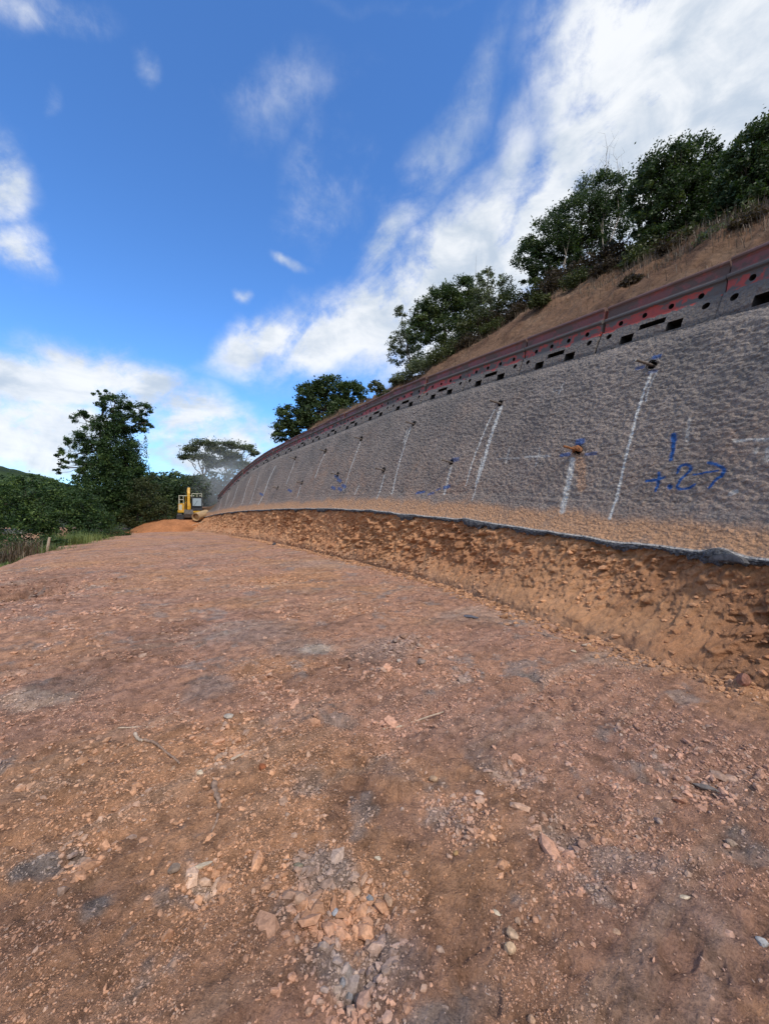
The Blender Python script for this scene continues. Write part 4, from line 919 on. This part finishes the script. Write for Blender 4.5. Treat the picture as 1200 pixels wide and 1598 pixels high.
# leafy wood on the valley side, one mass
mb = MB(); bl = []
for k in range(60):
    Y = rnd.uniform(70, 130); u = rnd.uniform(-380, 420); bl.append(((at(u, 800, Y).x, Y, rnd.uniform(-3, 5) * (Y / 100)), (rnd.uniform(5, 9), rnd.uniform(5, 9), rnd.uniform(4, 6.5))))
for k in range(26):
    Y = rnd.uniform(28, 60); u = rnd.uniform(-420, 90); bl.append(((at(u, 800, Y).x - 3, Y, -3.2), (rnd.uniform(2.5, 4), rnd.uniform(2.5, 4), rnd.uniform(1.5, 2.6))))
crown(mb, bl, 60000, .6, .2, .45, nclump=2200, hollow=.5); tag(mb.build('woodland', M_leaf, None), kind='stuff')
# hills
def hills(name, Y, ridge, depth, colr, seed):
    us = np.linspace(ridge[0][0], ridge[-1][0], 260); vs = np.interp(us, [r[0] for r in ridge], [r[1] for r in ridge])
    top = (CY - vs) / F * Y + CAMZ; rows = 60; fr = np.linspace(-1, 1, rows); U_, Fr = np.meshgrid(us, fr, indexing='ij')
    X_ = (U_ - CX) / F * Y; Yy = Y + Fr * depth; hz = (top[:, None] + 4) * np.cos(Fr * math.pi / 2) ** .8 - 4
    hz = hz + (np.abs(hz) > -1) * (3.0 * fbm(X_, Yy, .03, 4, seed) + 2.2 * ridged(X_, Yy, .10, 3, seed + 3) - 2.0) * np.cos(Fr * math.pi / 2) ** .5 * (Y / 400) ** .5
    c = np.broadcast_to(np.array(colr), X_.shape + (3,)) * (1 + .5 * fbm(X_, Yy, .06, 4, seed + 9)[..., None])
    me_ = mesh_np(name, np.stack([X_, Yy, hz], -1), grid_faces(260, rows)[:, ::-1], None, True, cols=c.reshape(-1, 3)); tag(link(name, me_, M_hill), kind='structure')
hills('hills', 420, [(-900, 790), (-500, 745), (-200, 735), (-60, 722), (0, 726), (25, 732), (60, 745), (100, 755), (180, 762), (300, 775), (420, 790)], 120, (.035, .055, .022), 130)
# grass on the shoulder
mb = MB(); P = []
ys = np.interp(rng.random(26000), np.linspace(0, 1, 40), np.linspace(9, 36, 40)); ex = np.interp(ys, EDGE[:, 1], EDGE[:, 0]); off = rng.gamma(2.0, .8, 26000) + .15
cl_ = sstep(-.3, .35, fbm(ys, off, .9, 3, 140)); kp = rng.random(26000) < cl_ * .9 + .05; ys, ex, off = ys[kp], ex[kp], off[kp]; xs_ = ex - off
P = np.stack([xs_, ys, ground_z(xs_, ys, False) - .02], 1); hh_ = rng.uniform(.10, .42, len(P)) * (.5 + .8 * sstep(.2, 2, off)); blades(mb, P, hh_, .75, .009, .45)
tag(mb.build('grass', M_grass, None), kind='stuff')
def tuft(label, u, v, Y, n_, h, mat, tone, sp=.35):
    bp = at(u, v, Y); t = thing('grass_clump', label, 'grass clump', bp); mb_ = MB()
    Pq_ = np.stack([rng.normal(0, sp, n_), rng.normal(0, sp, n_), np.full(n_, -.25)], 1); blades(mb_, Pq_, (rng.uniform(.3, 1.0, n_) * h + .25) * .8, .8, .010, tone); mb_.build('blades', mat, t)
tuft('tall bright green grass clump at the road edge under the tall ragged tree', 112, 846, 21, 500, 1.1, M_grass, .7, .45)
tuft('lower bright green grass clump nearer the soil heap', 145, 841, 24, 420, .8, M_grass, .65, .5)
tuft('tall dry brown weed clump at the left shoulder', 37, 858, 16, 200, 1.0, M_dry, .55, .25)
tuft('low dry weeds in front of the left bush at the frame edge', 8, 868, 15, 200, .6, M_dry, .5, .35)
tuft('low green weeds right of the tall dry clump', 62, 856, 17.5, 420, .5, M_grass, .45, .5)
# low leafy weeds on the shoulder
for (u, v, Y, ru, rv, lb) in [(75, 845, 20, 22, 10, 'low leafy weeds by the wooden stake'), (10, 850, 18, 26, 14, 'low leafy weeds at the left frame edge'), (180, 832, 28, 20, 9, 'low leafy weeds along the road edge before the heap'), (135, 835, 25, 20, 10, 'low leafy weeds behind the bright grass')]:
    p = at(u, v, Y); tree('weed_patch', lb, 'weeds', (p.x, Y, -.9), at(u, v, Y), [B(u, v, Y, ru, rv), B(u + ru * .8, v + 1, Y, ru * .6, rv * .7), B(u - ru * .8, v + 3, Y, ru * .6, rv * .7)], 2200, .085, M_leafv, tr=.015, nclump=80, tone=.4, hollow=.1, leafname='foliage', ntw=.3, group='weeds along the road edge')
mb = MB(); mb.tube([(0, 0, -.3), (.02, 0, .12), (.03, 0, .38)], [.05, .055, .045], 7); o = mb.build('wooden_stake', M_palestick, None); o.location = at(75, 852, 17.5); o.rotation_euler = (0, R(8), 0)
tag(o, 'short pale wooden stake at the left road edge', 'stake')
mb = MB(); mb.box((0, 0, 0), (5, 2.4, .25)); o = mb.build('concrete_pad', M_paleslab, None, bevel=.03); o.location = at(8, 829, 30); tag(o, 'pale flat slab seen through the bushes at the far left', 'slab')

# ------------------------------------------------------------------ soil heap, excavator, pipe, hose
hp = Vector((at(283, 800, 37).x, 37.2, 0)); gx = np.linspace(-1, 1, 120); A_, B_ = np.meshgrid(gx, gx, indexing='ij'); rr_ = np.sqrt(A_ ** 2 + B_ ** 2)
hz = 1.25 * np.clip(1 - rr_ ** 2, 0, 1) ** .9; hz = np.minimum(hz, 1.0) + (rr_ < 1) * (.10 * fbm(A_ * 4, B_ * 4, 1, 4, 150) + .05 * ridged(A_ * 4, B_ * 4, 2.2, 3, 151)) * np.clip((1 - rr_) * 5, 0, 1) - .12
hz = hz + .45 * np.exp(-(((A_ + .45) / .35) ** 2 + ((B_ + .45) / .3) ** 2)) * 0
Vh = np.stack([A_ * 3.9, B_ * 5.2, hz], -1); c = np.broadcast_to(np.array((.40, .17, .075)), A_.shape + (3,)) * (1 + .35 * fbm(A_ * 4, B_ * 4, 1.2, 4, 152)[..., None])
me = mesh_np('soil_heap', Vh, grid_faces(120, 120), None, True, cols=c.reshape(-1, 3)); o = link('soil_heap', me, M_bank); o.location = hp
tag(o, 'heap of freshly dug reddish orange soil in front of the excavator', 'soil heap')
ex = thing('excavator', 'yellow tracked excavator facing the camera on the soil heap at the end of the road', 'excavator', (at(297, 800, 39.0).x, 39.0, .80), R(25))
ex.scale = (.9, .9, .9)
for sx in (-1, 1):
    pr = [(-1.75, .12), (-1.95, .35), (-1.8, .62), (-1.4, .72), (1.4, .72), (1.8, .62), (1.95, .35), (1.75, .12), (1.4, .0), (-1.4, .0)]
    mb = MB(); mb.prism(pr, 'x', sx * .95 - .22, sx * .95 + .22); tk = mb.build('track', M_track, ex, bevel=.02)
    mb = MB()
    for k in range(11): mb.box((sx * .95, -1.96 + .02 * abs(k - 5) * 0, .12 + .05 * k), (.46, .03, .022))
    mb.build('grouser', M_black, tk)
    for ye_ in (-1.55, 1.55): mb = MB(); mb.tube([(sx * .72, ye_, .36), (sx * 1.19, ye_, .36)], .24, 14); mb.build('idler', M_black, tk)
mb = MB(); mb.box((0, 0, .42), (1.5, 1.8, .3)); mb.tube([(0, 0, .5), (0, 0, .8)], .55, 18); mb.build('undercarriage', M_black, ex, bevel=.02)
mb = MB(); mb.prism([(-1.2, .12), (-1.2, .62), (1.2, .62), (1.2, .12)], 'y', -2.45, -2.36); mb.box((.5, -2.1, .35), (.14, .6, .16)); mb.box((-.5, -2.1, .35), (.14, .6, .16)); mb.build('blade', M_black, ex, bevel=.02)
mb = MB(); mb.box((0, .3, .95), (2.3, 2.9, .3)); mb.box((-.78, .1, 1.42), (.66, 2.2, .66)); mb.build('body', M_yellow, ex, bevel=.04)
mb = MB(); mb.box((-.9, -.98, 1.38), (.34, .06, .62)); mb.build('side_panel', M_cream, ex, bevel=.015)
mb = MB(); mb.prism([(-1.15, .85), (-1.15, 1.75), (-1.0, 1.85), (1.0, 1.85), (1.15, 1.75), (1.15, .85)], 'y', 1.3, 1.95); mb.build('counterweight', M_yellow, ex, bevel=.05)
mb = MB(); mb.box((-.3, -1.02, 1.45), (.42, .12, .75)); mb.build('grille', M_black, ex, bevel=.01)
cab = MB(); X0_, X1_, Y0_, Y1_, Z0_, Z1_ = .22, 1.16, -1.15, .35, 1.1, 2.45
for (cx_, cy_) in ((X0_, Y0_), (X1_, Y0_), (X0_, Y1_), (X1_, Y1_)): cab.box((cx_, cy_, (Z0_ + Z1_) / 2), (.08, .08, Z1_ - Z0_))
cab.box(((X0_ + X1_) / 2, (Y0_ + Y1_) / 2, Z1_), (1.04, 1.6, .09)); cab.box(((X0_ + X1_) / 2, (Y0_ + Y1_) / 2, Z0_ + .1), (1.0, 1.56, .34)); cab.box(((X0_ + X1_) / 2, Y1_, 1.7), (.9, .06, 1.2))
cb = cab.build('cab', M_black, ex, bevel=.012)
mb = MB(); mb.box(((X0_ + X1_) / 2, Y0_ - .0, 1.93), (.84, .02, .86)); ws_ = mb.build('windshield', mg, cb)
mb = MB(); mb.box(((X0_ + X1_) / 2, Y0_ - .02, 1.52), (.84, .03, .04)); mb.tube([(.4, Y0_ - .03, 1.55), (.75, Y0_ - .03, 2.1)], .012, 5); mb.build('wiper', M_black, ws_)
mb = MB(); mb.box((X1_ + .0, -.4, 1.95), (.02, 1.2, .8)); mb.build('side_window', mg, cb)
mb = MB(); mb.box((.5, -.7, 1.6), (.45, .5, .7)); mb.build('seat', M_black, cb, bevel=.05)
mb = MB()
for (a0_, b0_) in (((.2, -1.1, 2.85), (1.16, -1.1, 2.85)), ((-1.05, -.9, 2.62), (.2, -.9, 2.62)), ((-1.05, -.9, 1.75), (-1.05, -.9, 2.62)), ((.2, -1.1, 2.5), (.2, -1.1, 2.85)), ((1.16, -1.1, 2.5), (1.16, -1.1, 2.85)), ((-1.05, .9, 1.75), (-1.05, .9, 2.62)), ((-1.05, -.9, 2.62), (-1.05, .9, 2.62)), ((.7, -1.1, 2.5), (.7, -1.1, 2.85)), ((-.62, -.9, 1.75), (-.62, -.9, 2.62)), ((-1.05, -.9, 2.2), (-.62, -.9, 2.2))): mb.tube([a0_, b0_], .032, 6)
mb.build('guard_rail', M_cream, ex)
for X_ in (.36, 1.0):
    mb = MB(); mb.box((X_, -1.16, 2.62), (.16, .1, .12)); hl = mb.build('work_light', M_black, ex, bevel=.01); mb = MB(); mb.box((X_, -1.215, 2.62), (.12, .012, .09)); mb.build('lens', M_cream, hl)
# boom rises towards the camera, stick folds down in front
mb = MB(); bp = [(-.9, 1.15), (-1.35, 1.9), (-1.9, 2.9), (-2.3, 3.25), (-2.55, 3.18), (-2.6, 2.95), (-2.2, 2.55), (-1.75, 1.75), (-1.3, .95)]; mb.prism(bp, 'x', -.24, .02); mb.build('boom', M_yellow, ex, bevel=.03)
mb = MB(); sp_ = [(-2.35, 3.42), (-2.62, 3.40), (-2.85, 2.8), (-2.95, 1.5), (-2.88, 1.12), (-2.72, 1.12), (-2.58, 1.6), (-2.45, 2.7)]; mb.prism(sp_, 'x', -.20, -.02 + .06); mb.build('stick', M_yellow, ex, bevel=.03)
for X_ in (-.42, .18):
    mb = MB(); mb.tube([(X_ * .9, -1.2, 1.15), (X_ * .9, -1.62, 1.9)], .07, 10); mb.tube([(X_ * .9, -1.62, 1.9), (X_ * .9, -1.95, 2.5)], .04, 10); mb.build('boom_cylinder', M_yellow if X_ < 0 else M_black, ex)
mb = MB(); mb.tube([(-.11, -1.7, 3.1), (-.11, -2.3, 3.5)], .06, 10); mb.build('stick_cylinder', M_black, ex)
bk = [(-2.75, 1.15), (-3.0, 1.05), (-3.2, .7), (-3.05, .32), (-2.6, .22), (-2.3, .42), (-2.36, .5), (-2.6, .36), (-2.95, .44), (-3.08, .72), (-2.9, .95)]
mb = MB(); mb.prism([(-2.72, 1.16), (-3.0, 1.05), (-3.22, .7), (-3.05, .32), (-2.6, .2), (-2.28, .42), (-2.45, .8)], 'x', -.5, .34); bo = mb.build('bucket', M_track, ex, bevel=.02)
for k in range(4):
    mb = MB(); mb.box((-.42 + k * .22, -2.25, .36), (.07, .2, .05)); mb.build('tooth', M_black, bo)
# dusty pipe roll beside the excavator
p0 = at(314, 804, 36.2); t = thing('pipe', 'large dusty brown pipe lying beside the excavator at the foot of the wall', 'pipe', p0); d = Vector((.15, 1.7, .30)); ex_ = Vector((.45, 0, .15))
mb = MB(); k = 20
for (r0_, r1_, a0_, a1_) in ((.36, .36, -.5, .5), (.31, .31, .5, -.5)): mb.tube([d * (a0_ + (a1_ - a0_) * i / 8) for i in range(9)], r0_, k, False)
mb.tube([d * -.5, d * -.5 + d * .001], [.36, .31], k, False); mb.tube([d * .5, d * .501], [.31, .36], k, False); mb.tube([d * .42, d * .43], .31, k); mb.build('shell', M_pipe, t, True)
for a_ in (-.36, .30):
    mb = MB(); mb.tube([d * a_, d * (a_ + .03)], .375, k); mb.build('band', M_pipe, t, True)
mb = MB(); pts = [at(255, 830, 33.6), at(275, 828.5, 34), at(295, 822, 34.4), at(310, 816.5, 34.8), at(322, 812, 35.2)]; mb.tube(pts, .035, 6); o = mb.build('hose', M_rope, None, True); tag(o, 'thin tan hose stretched across the front of the soil heap', 'hose')
# dust drifting off the work
mb = MB(); import bmesh
bm = bmesh.new(); bmesh.ops.create_icosphere(bm, subdivisions=4, radius=1)
me = bpy.data.meshes.new('dust'); bm.to_mesh(me); bm.free()
md = bpy.data.materials.new('dust_air'); md.use_nodes = True; nd = NB(md.node_tree); md.node_tree.nodes.clear()
out = nd.n('ShaderNodeOutputMaterial'); pv = nd.n('ShaderNodeVolumePrincipled'); nd.l(pv.outputs[0], out.inputs['Volume']); pv.inputs['Color'].default_value = (.86, .84, .80, 1)
t_ = tex(nd); ln = nd.n('ShaderNodeVectorMath', operation='LENGTH'); nd.l(t_, ln.inputs[0]); rad_ = nd.sm(ln.outputs['Value'], 1.0, .15)
nn = nd.noise(nd.mapping(t_, scale=(1.2, 1.2, 1.6)), 1.6, 4, .6, .5); nd.l(nd.m('MULTIPLY', nd.m('MULTIPLY', rad_, nd.sm(nn, .28, .68)), .20), pv.inputs['Density'])
o = link('dust', me, md); o.location = at(352, 758, 46); o.scale = (5.2, 6, 5.4); tag(o, kind='stuff')

# ------------------------------------------------------------------ stones
ICO = []; bm = bmesh.new(); bmesh.ops.create_icosphere(bm, subdivisions=1, radius=1); IV = np.array([v.co[:] for v in bm.verts]); IF = np.array([[v.index for v in f.verts] for f in bm.faces]); bm.free()
def scatter(n_, rmin, rmax, size_k, cap, seed, pits=False, half=58):
    g = np.random.default_rng(seed); nn_ = n_ * (2 if pits == 'fine' else 20 if pits else 3); th_ = g.uniform(R(-half), R(half), nn_); r = np.exp(g.uniform(math.log(rmin), math.log(rmax), nn_)); X_ = r * np.sin(th_); Y_ = r * np.cos(th_)
    dens_ = .02 + .98 * sstep(.0, .42, fbm(X_, Y_, 1.1, 4, 160, .6)) * sstep(-.5, .4, fbm(X_, Y_, 4.5, 3, 161)); dens_ *= np.where((X_ < -.35 * Y_) & (Y_ < 6), .45, 1)
    for (px, py, rad, dep) in PITS: dens_ = np.maximum(dens_, .8 * np.exp(-(((X_ - px) ** 2 + (Y_ - py) ** 2) / (rad * 1.3) ** 2)))
    if pits == 'fine': dens_ = .06 + .94 * sstep(-.1, .35, fbm(X_, Y_, 2.2, 4, 166, .65))
    elif pits: dens_ = np.clip(sum(np.exp(-(((X_ - px) ** 2 + (Y_ - py) ** 2) / (rad * 1.1) ** 2)) for (px, py, rad, dep) in PITS), 0, 1)
    sx = np.interp(Y_, LC[:, 1], LC[:, 0] - NRM[:, 0] * (oT + .1)); ok_ = (g.random(len(X_)) < dens_) & (X_ < sx - .05) & (edge_dist(X_, Y_) < .2)
    X_, Y_, r = X_[ok_][:n_], Y_[ok_][:n_], r[ok_][:n_]; m_ = len(X_)
    sz = np.minimum(size_k * r ** .8 * g.lognormal(0, .45, m_), cap)
    sc = np.stack([g.uniform(.7, 1.5, m_), g.uniform(.55, 1.1, m_), g.uniform(.35, .75, m_)], 1) * sz[:, None]
    q = g.normal(size=(m_, 3)) * np.array((.35, .35, 3)); cx_, sx_ = np.cos(q[:, 0]), np.sin(q[:, 0]); cy_, sy_ = np.cos(q[:, 1]), np.sin(q[:, 1]); cz_, sz_ = np.cos(q[:, 2]), np.sin(q[:, 2])
    V_ = IV[None] * (1 + .30 * g.uniform(-1, 1, (m_, len(IV), 1))) * sc[:, None]
    x_, y_, z_ = V_[..., 0], V_[..., 1], V_[..., 2]
    y_, z_ = y_ * cx_[:, None] - z_ * sx_[:, None], y_ * sx_[:, None] + z_ * cx_[:, None]; x_, z_ = x_ * cy_[:, None] + z_ * sy_[:, None], -x_ * sy_[:, None] + z_ * cy_[:, None]; x_, y_ = x_ * cz_[:, None] - y_ * sz_[:, None], x_ * sz_[:, None] + y_ * cz_[:, None]
    gz = ground_z(X_, Y_) + sc[:, 2] * g.uniform(-.45, .5, m_)
    V_ = np.stack([x_ + X_[:, None], y_ + Y_[:, None], z_ + gz[:, None]], -1).reshape(-1, 3)
    T_ = (IF[None] + (np.arange(m_) * len(IV))[:, None, None]).reshape(-1, 3)
    c = ground_col(X_, Y_); k = g.uniform(.75, 1.35, (m_, 1)); c = c * k; gr = g.random(m_) < .05; c[gr] = .5 * c[gr] + .5 * np.array((.21, .19, .175)) * g.uniform(.8, 1.5, (gr.sum(), 1)); pl = g.random(m_) < .16; c[pl] = .45 * c[pl] + .55 * np.array((.46, .33, .25)) * g.uniform(.75, 1.1, (pl.sum(), 1))
    return V_, T_, np.repeat(c, len(IV), 0)
for nm, args in (('grit', (75000, 1.15, 5.5, .0017, .012, 15, 'fine')), ('gravel', (60000, 1.15, 16, .0030, .03, 5)), ('rubble', (3600, 1.2, 18, .0062, .045, 6)), ('rubble', (650, 1.2, 8, .0092, .05, 9, True))):
    V_, T_, c = scatter(*args); me = mesh_np(nm, V_, None, T_, False, cols=c); tag(link(nm, me, M_stone), kind='stuff'); print(nm, len(V_))
g = np.random.default_rng(77); m_ = 9000; s_q = np.interp(g.random(m_) ** 1.3, [0, 1], [5.0, 36.0]); xq, yq, zq, nxq, nyq, _, oq, _ = sect(s_q)
oo = oq + .12 + np.abs(g.normal(0, .22, m_)) - .12 * g.random(m_); PX, PY = xq - nxq * oo, yq - nyq * oo; kk = np.hypot(PX, PY); szq = np.minimum(.0036 * kk ** .8 * g.lognormal(0, .6, m_), .06)
Vq = IV[None] * (1 + .3 * g.uniform(-1, 1, (m_, len(IV), 1))) * np.stack([szq * g.uniform(.8, 1.4, m_), szq * g.uniform(.7, 1.2, m_), szq * g.uniform(.5, .9, m_)], 1)[:, None]
Vq = Vq + np.stack([PX, PY, ground_z(PX, PY) + .12 * np.clip(1 - (oo - oq) / .35, 0, 1) * 0 + szq * .2], 1)[:, None]; cq = np.array((.44, .235, .13)) * g.uniform(.6, 1.2, (m_, 1))
tag(link('spoil', mesh_np('spoil', Vq.reshape(-1, 3), None, (IF[None] + (np.arange(m_) * len(IV))[:, None, None]).reshape(-1, 3), False, cols=np.repeat(cq, len(IV), 0)), M_stone), kind='stuff')
m_ = 6500; iq = (np.interp(g.random(m_), [0, 1], [np.searchsorted(SS, 5.0), len(SS) - 2])).astype(int); jq = g.integers(6, nb2 - 6, m_); VBr = VB
Cq = VBr[iq, jq]; kk = np.hypot(Cq[:, 0], Cq[:, 1]); szq = np.minimum(.0030 * kk ** .8 * g.lognormal(0, .6, m_), .06); kp = g.random(m_) < .15 + .85 * sstep(-.1, .4, fbm(SS[iq], Cq[:, 2], 1.6, 3, 88)); Cq, szq, iq, jq = Cq[kp], szq[kp], iq[kp], jq[kp]; m_ = len(Cq)
Vq = Cq[:, None] + IV[None] * (1 + .35 * g.uniform(-1, 1, (m_, len(IV), 1))) * np.stack([szq * g.uniform(.8, 1.6, m_), szq * g.uniform(.8, 1.4, m_), szq * g.uniform(.4, .9, m_)], 1)[:, None]; cq = bc[iq, jq] * g.uniform(.65, 1.05, (m_, 1))
tag(link('clods', mesh_np('clods', Vq.reshape(-1, 3), None, (IF[None] + (np.arange(m_) * len(IV))[:, None, None]).reshape(-1, 3), False, cols=np.repeat(cq, len(IV), 0)), M_stone), kind='stuff')
def rock(label, u, v, L, Wd, Hh, colr, rot=0, seed=1, group='larger loose rocks on the road bed', sink=.3, name='rock'):
    g = np.random.default_rng(seed * 13 + int(u)); p = on_ground(u, v); bm_ = bmesh.new(); bmesh.ops.create_icosphere(bm_, subdivisions=2, radius=1)
    Vr = np.array([q.co[:] for q in bm_.verts]); Tr = np.array([[q.index for q in f_.verts] for f_ in bm_.faces]); bm_.free()
    for _ in range(9):
        nrm = g.normal(size=3); nrm /= np.linalg.norm(nrm); dcut = g.uniform(.55, .85); pr = Vr @ nrm; Vr = Vr - np.maximum(pr - dcut, 0)[:, None] * nrm
    Vr = Vr * (L / 2, Wd / 2, Hh / 2) * 1.2 * (1 + .04 * g.normal(size=(len(Vr), 1))); c = np.array(colr) * (1 + .12 * g.normal(size=(len(Vr), 1)))
    o_ = link(name, mesh_np(name, Vr, None, Tr, False, cols=np.clip(c, .01, .9)), M_stone); z_ = float(ground_z(np.array([p.x]), np.array([p.y]))[0])
    o_.location = (p.x, p.y, z_ + Hh * (.5 - sink)); o_.rotation_euler = (g.uniform(-.2, .2), g.uniform(-.2, .2), R(rot)); return tag(o_, label, 'rock', group)
TAN_, GRY, BRN, PAL = (.40, .25, .16), (.21, .20, .205), (.30, .17, .11), (.54, .44, .32)
for a in [('pale cream splintered rock, long and flat, left of centre in the foreground', 318, 1346, .085, .028, .022, PAL, 28), ('dark rounded rock beside the pale splintered one', 272, 1358, .05, .035, .03, (.22, .16, .12), 10),
        ('small blue grey rock alone in the foreground centre', 523, 1412, .026, .022, .026, (.30, .31, .34), 20), ('brown slab rock at the top of the foreground rubble patch', 553, 1378, .05, .035, .025, TAN_, -20), ('upright brown wedge rock right of the foreground rubble patch', 606, 1400, .032, .05, .03, TAN_, 20),
        ('grey rock left of the brown wedge, in the foreground rubble patch', 577, 1392, .03, .025, .025, (.24, .235, .235), 0), ('dark grey rock at the bottom of the foreground rubble patch', 534, 1515, .03, .028, .025, GRY, 10), ('dark grey rock touching the bottom grey one from the right', 546, 1524, .028, .026, .024, GRY, 40), ('brown rock just right below the dark grey pair', 553, 1543, .028, .026, .022, (.28, .21, .17), 70),
        ('greenish flat rock at the left end of the foreground rubble patch', 465, 1347, .04, .03, .03, (.22, .19, .13), 10), ('tan blocky rock above the foreground rubble patch', 590, 1330, .035, .022, .018, PAL, 0), ('rounded pinkish rock near the top right of the foreground rubble patch', 661, 1314, .03, .025, .022, BRN, 0),
        ('largest pale tan block low on the right of centre', 796, 1481, .042, .036, .034, (.48, .33, .21), 40), ('second tan block stacked behind the largest pale tan one', 799, 1463, .045, .03, .03, (.44, .30, .20), -50), ('slim tan rock behind the stacked tan blocks', 808, 1443, .03, .022, .022, TAN_, 80), ('flat pale sliver left of the stacked tan blocks', 776, 1424, .032, .015, .012, PAL, -40),
        ('ochre cube shaped rock right of the foreground rubble patch', 711, 1327, .026, .022, .02, (.36, .22, .10), 10), ('pinkish rock at right of centre near the ochre cube', 782, 1354, .03, .024, .02, BRN, 0), ('brown rock alone in the open ground right of centre', 814, 1380, .028, .024, .02, BRN, 10), ('pale flat chip lying alone at lower right', 961, 1455, .032, .024, .016, TAN_, -30),
        ('pale sliver lying across the orange streak at right', 1069, 1406, .04, .016, .012, PAL, -8), ('light grey rock at the right frame edge, lower', 1187, 1475, .04, .03, .022, (.34, .33, .32), 0), ('pink grey rock among chips in the right foreground', 1027, 1281, .04, .035, .03, (.31, .22, .19), 0), ('tan rock in the right foreground beside the dark gully', 1141, 1312, .05, .035, .025, (.30, .22, .17), 0),
        ('reddish boulder half buried at the far right near the bank', 1160, 1082, .12, .10, .10, (.27, .13, .09), 0), ('pale rock at the foot of the bank, right', 915, 1007, .10, .07, .05, (.45, .33, .24), 0), ('small pale rock left of the one at the foot of the bank', 895, 1015, .06, .04, .03, PAL, 0),
        ('dark brown jagged clod at the centre of the road', 553, 1033, .16, .09, .09, (.22, .12, .08), -20), ('brown clod behind the jagged one in mid road', 632, 1000, .14, .10, .07, (.28, .17, .12), 0), ('grey brown rock beside the mid road clods', 657, 1033, .09, .07, .07, (.26, .20, .17), 0), ('pale grey rounded rock amid the mid road clods', 623, 1031, .06, .05, .04, (.40, .33, .28), 0),
        ('flat tilted slab below the jagged clod', 597, 1056, .12, .06, .05, (.27, .19, .16), 0), ('rusty red rock amid the pebbles left of centre', 409, 1201, .045, .04, .035, (.26, .09, .04), 0), ('pale round rock in the pebble pocket left of centre', 350, 1163, .05, .035, .04, (.45, .31, .23), 60), ('tan leaning rock under the pale round one', 341, 1176, .07, .035, .04, (.40, .27, .19), 60),
        ('small tan rock at the end of the upper root', 271, 1200, .035, .03, .03, TAN_, 0), ('cream rock below the pebble pocket', 312, 1207, .04, .035, .03, PAL, 0), ('pale grey flat rock above the pebble pocket', 357, 1120, .07, .05, .03, (.38, .33, .28), 0), ('bluish grey slab in the left foreground', 136, 1322, .07, .03, .02, (.20, .20, .20), 20),
        ('tan rock in the centre right open ground', 676, 1210, .05, .035, .03, (.40, .26, .16), -20), ('pale chip right of centre, upper foreground', 748, 1240, .045, .03, .02, (.48, .37, .31), -20), ('small dark rock far down the road beside the bank foot', 428, 851, .22, .18, .16, (.06, .06, .07), 0), ('dark bluish broken slab in front of the bank', 735, 962, .22, .08, .05, (.11, .11, .13), -20),
        ('dark hole edged clod right of the bluish slab', 797, 975, .12, .06, .05, (.14, .08, .06), 0), ('pale block at the bottom edge right of centre', 830, 1585, .022, .02, .02, TAN_, 0), ('tan pebble at lower left of the bottom rubble', 482, 1569, .022, .018, .02, (.36, .22, .15), 0), ('dark flat slab in the gully at right', 1100, 1212, .12, .04, .03, (.15, .13, .12), -35)]:
    rock(*a[:3], *a[3:6], a[6], a[7], seed=len(a[0]))
def root(label, px, rad, mat, name='root', cat='root', lift=.5):
    pts = []
    for (u, v) in px:
        p = on_ground(u, v); p.z = float(ground_z(np.array([p.x]), np.array([p.y]))[0]) + rad * lift; pts.append(p)
    o0 = pts[0].copy(); C_ = catmull(np.array([tuple(p - o0) for p in pts]), 5); mb_ = MB(); k = len(C_)
    mb_.tube([Vector(c_) + Vector((0, 0, .15 * rad * math.sin(i * 1.7))) for i, c_ in enumerate(C_)], [rad * (.75 + .35 * math.sin(i * 2.1) ** 2) * (1 - .45 * i / k) for i in range(k)], 7)
    o_ = mb_.build(name, mat, None, True); o_.location = o0; tag(o_, label, cat)
root('short thick pale root stub at the upper left end of the broken root', [(211, 1141), (216, 1150), (223, 1156)], .014, M_palestick)
root('long thin brown root leading down right from the pale stub', [(224, 1153), (240, 1160), (250, 1168), (262, 1176), (272, 1186), (281, 1194)], .011, M_root)
root('thick dusty root crossing the pebble pocket', [(335, 1222), (336, 1236), (342, 1250), (343, 1260)], .020, M_root)
root('thin curved root running below the thick dusty one', [(341, 1268), (338, 1282), (331, 1292), (331, 1306)], .008, M_root)
root('pale forked stick lying right of the pebble pocket', [(361, 1187), (374, 1182), (385, 1179), (394, 1174)], .010, M_palestick, 'stick', 'stick')
root('straight thin pale stick lying in the open middle of the road bed', [(598, 1134), (625, 1127), (655, 1120), (692, 1109)], .009, M_palestick, 'stick', 'stick')
root('thin pale twig lying above the broken root at left', [(185, 1134), (215, 1130), (240, 1126), (262, 1123)], .006, M_palestick, 'stick', 'stick')
print('done')
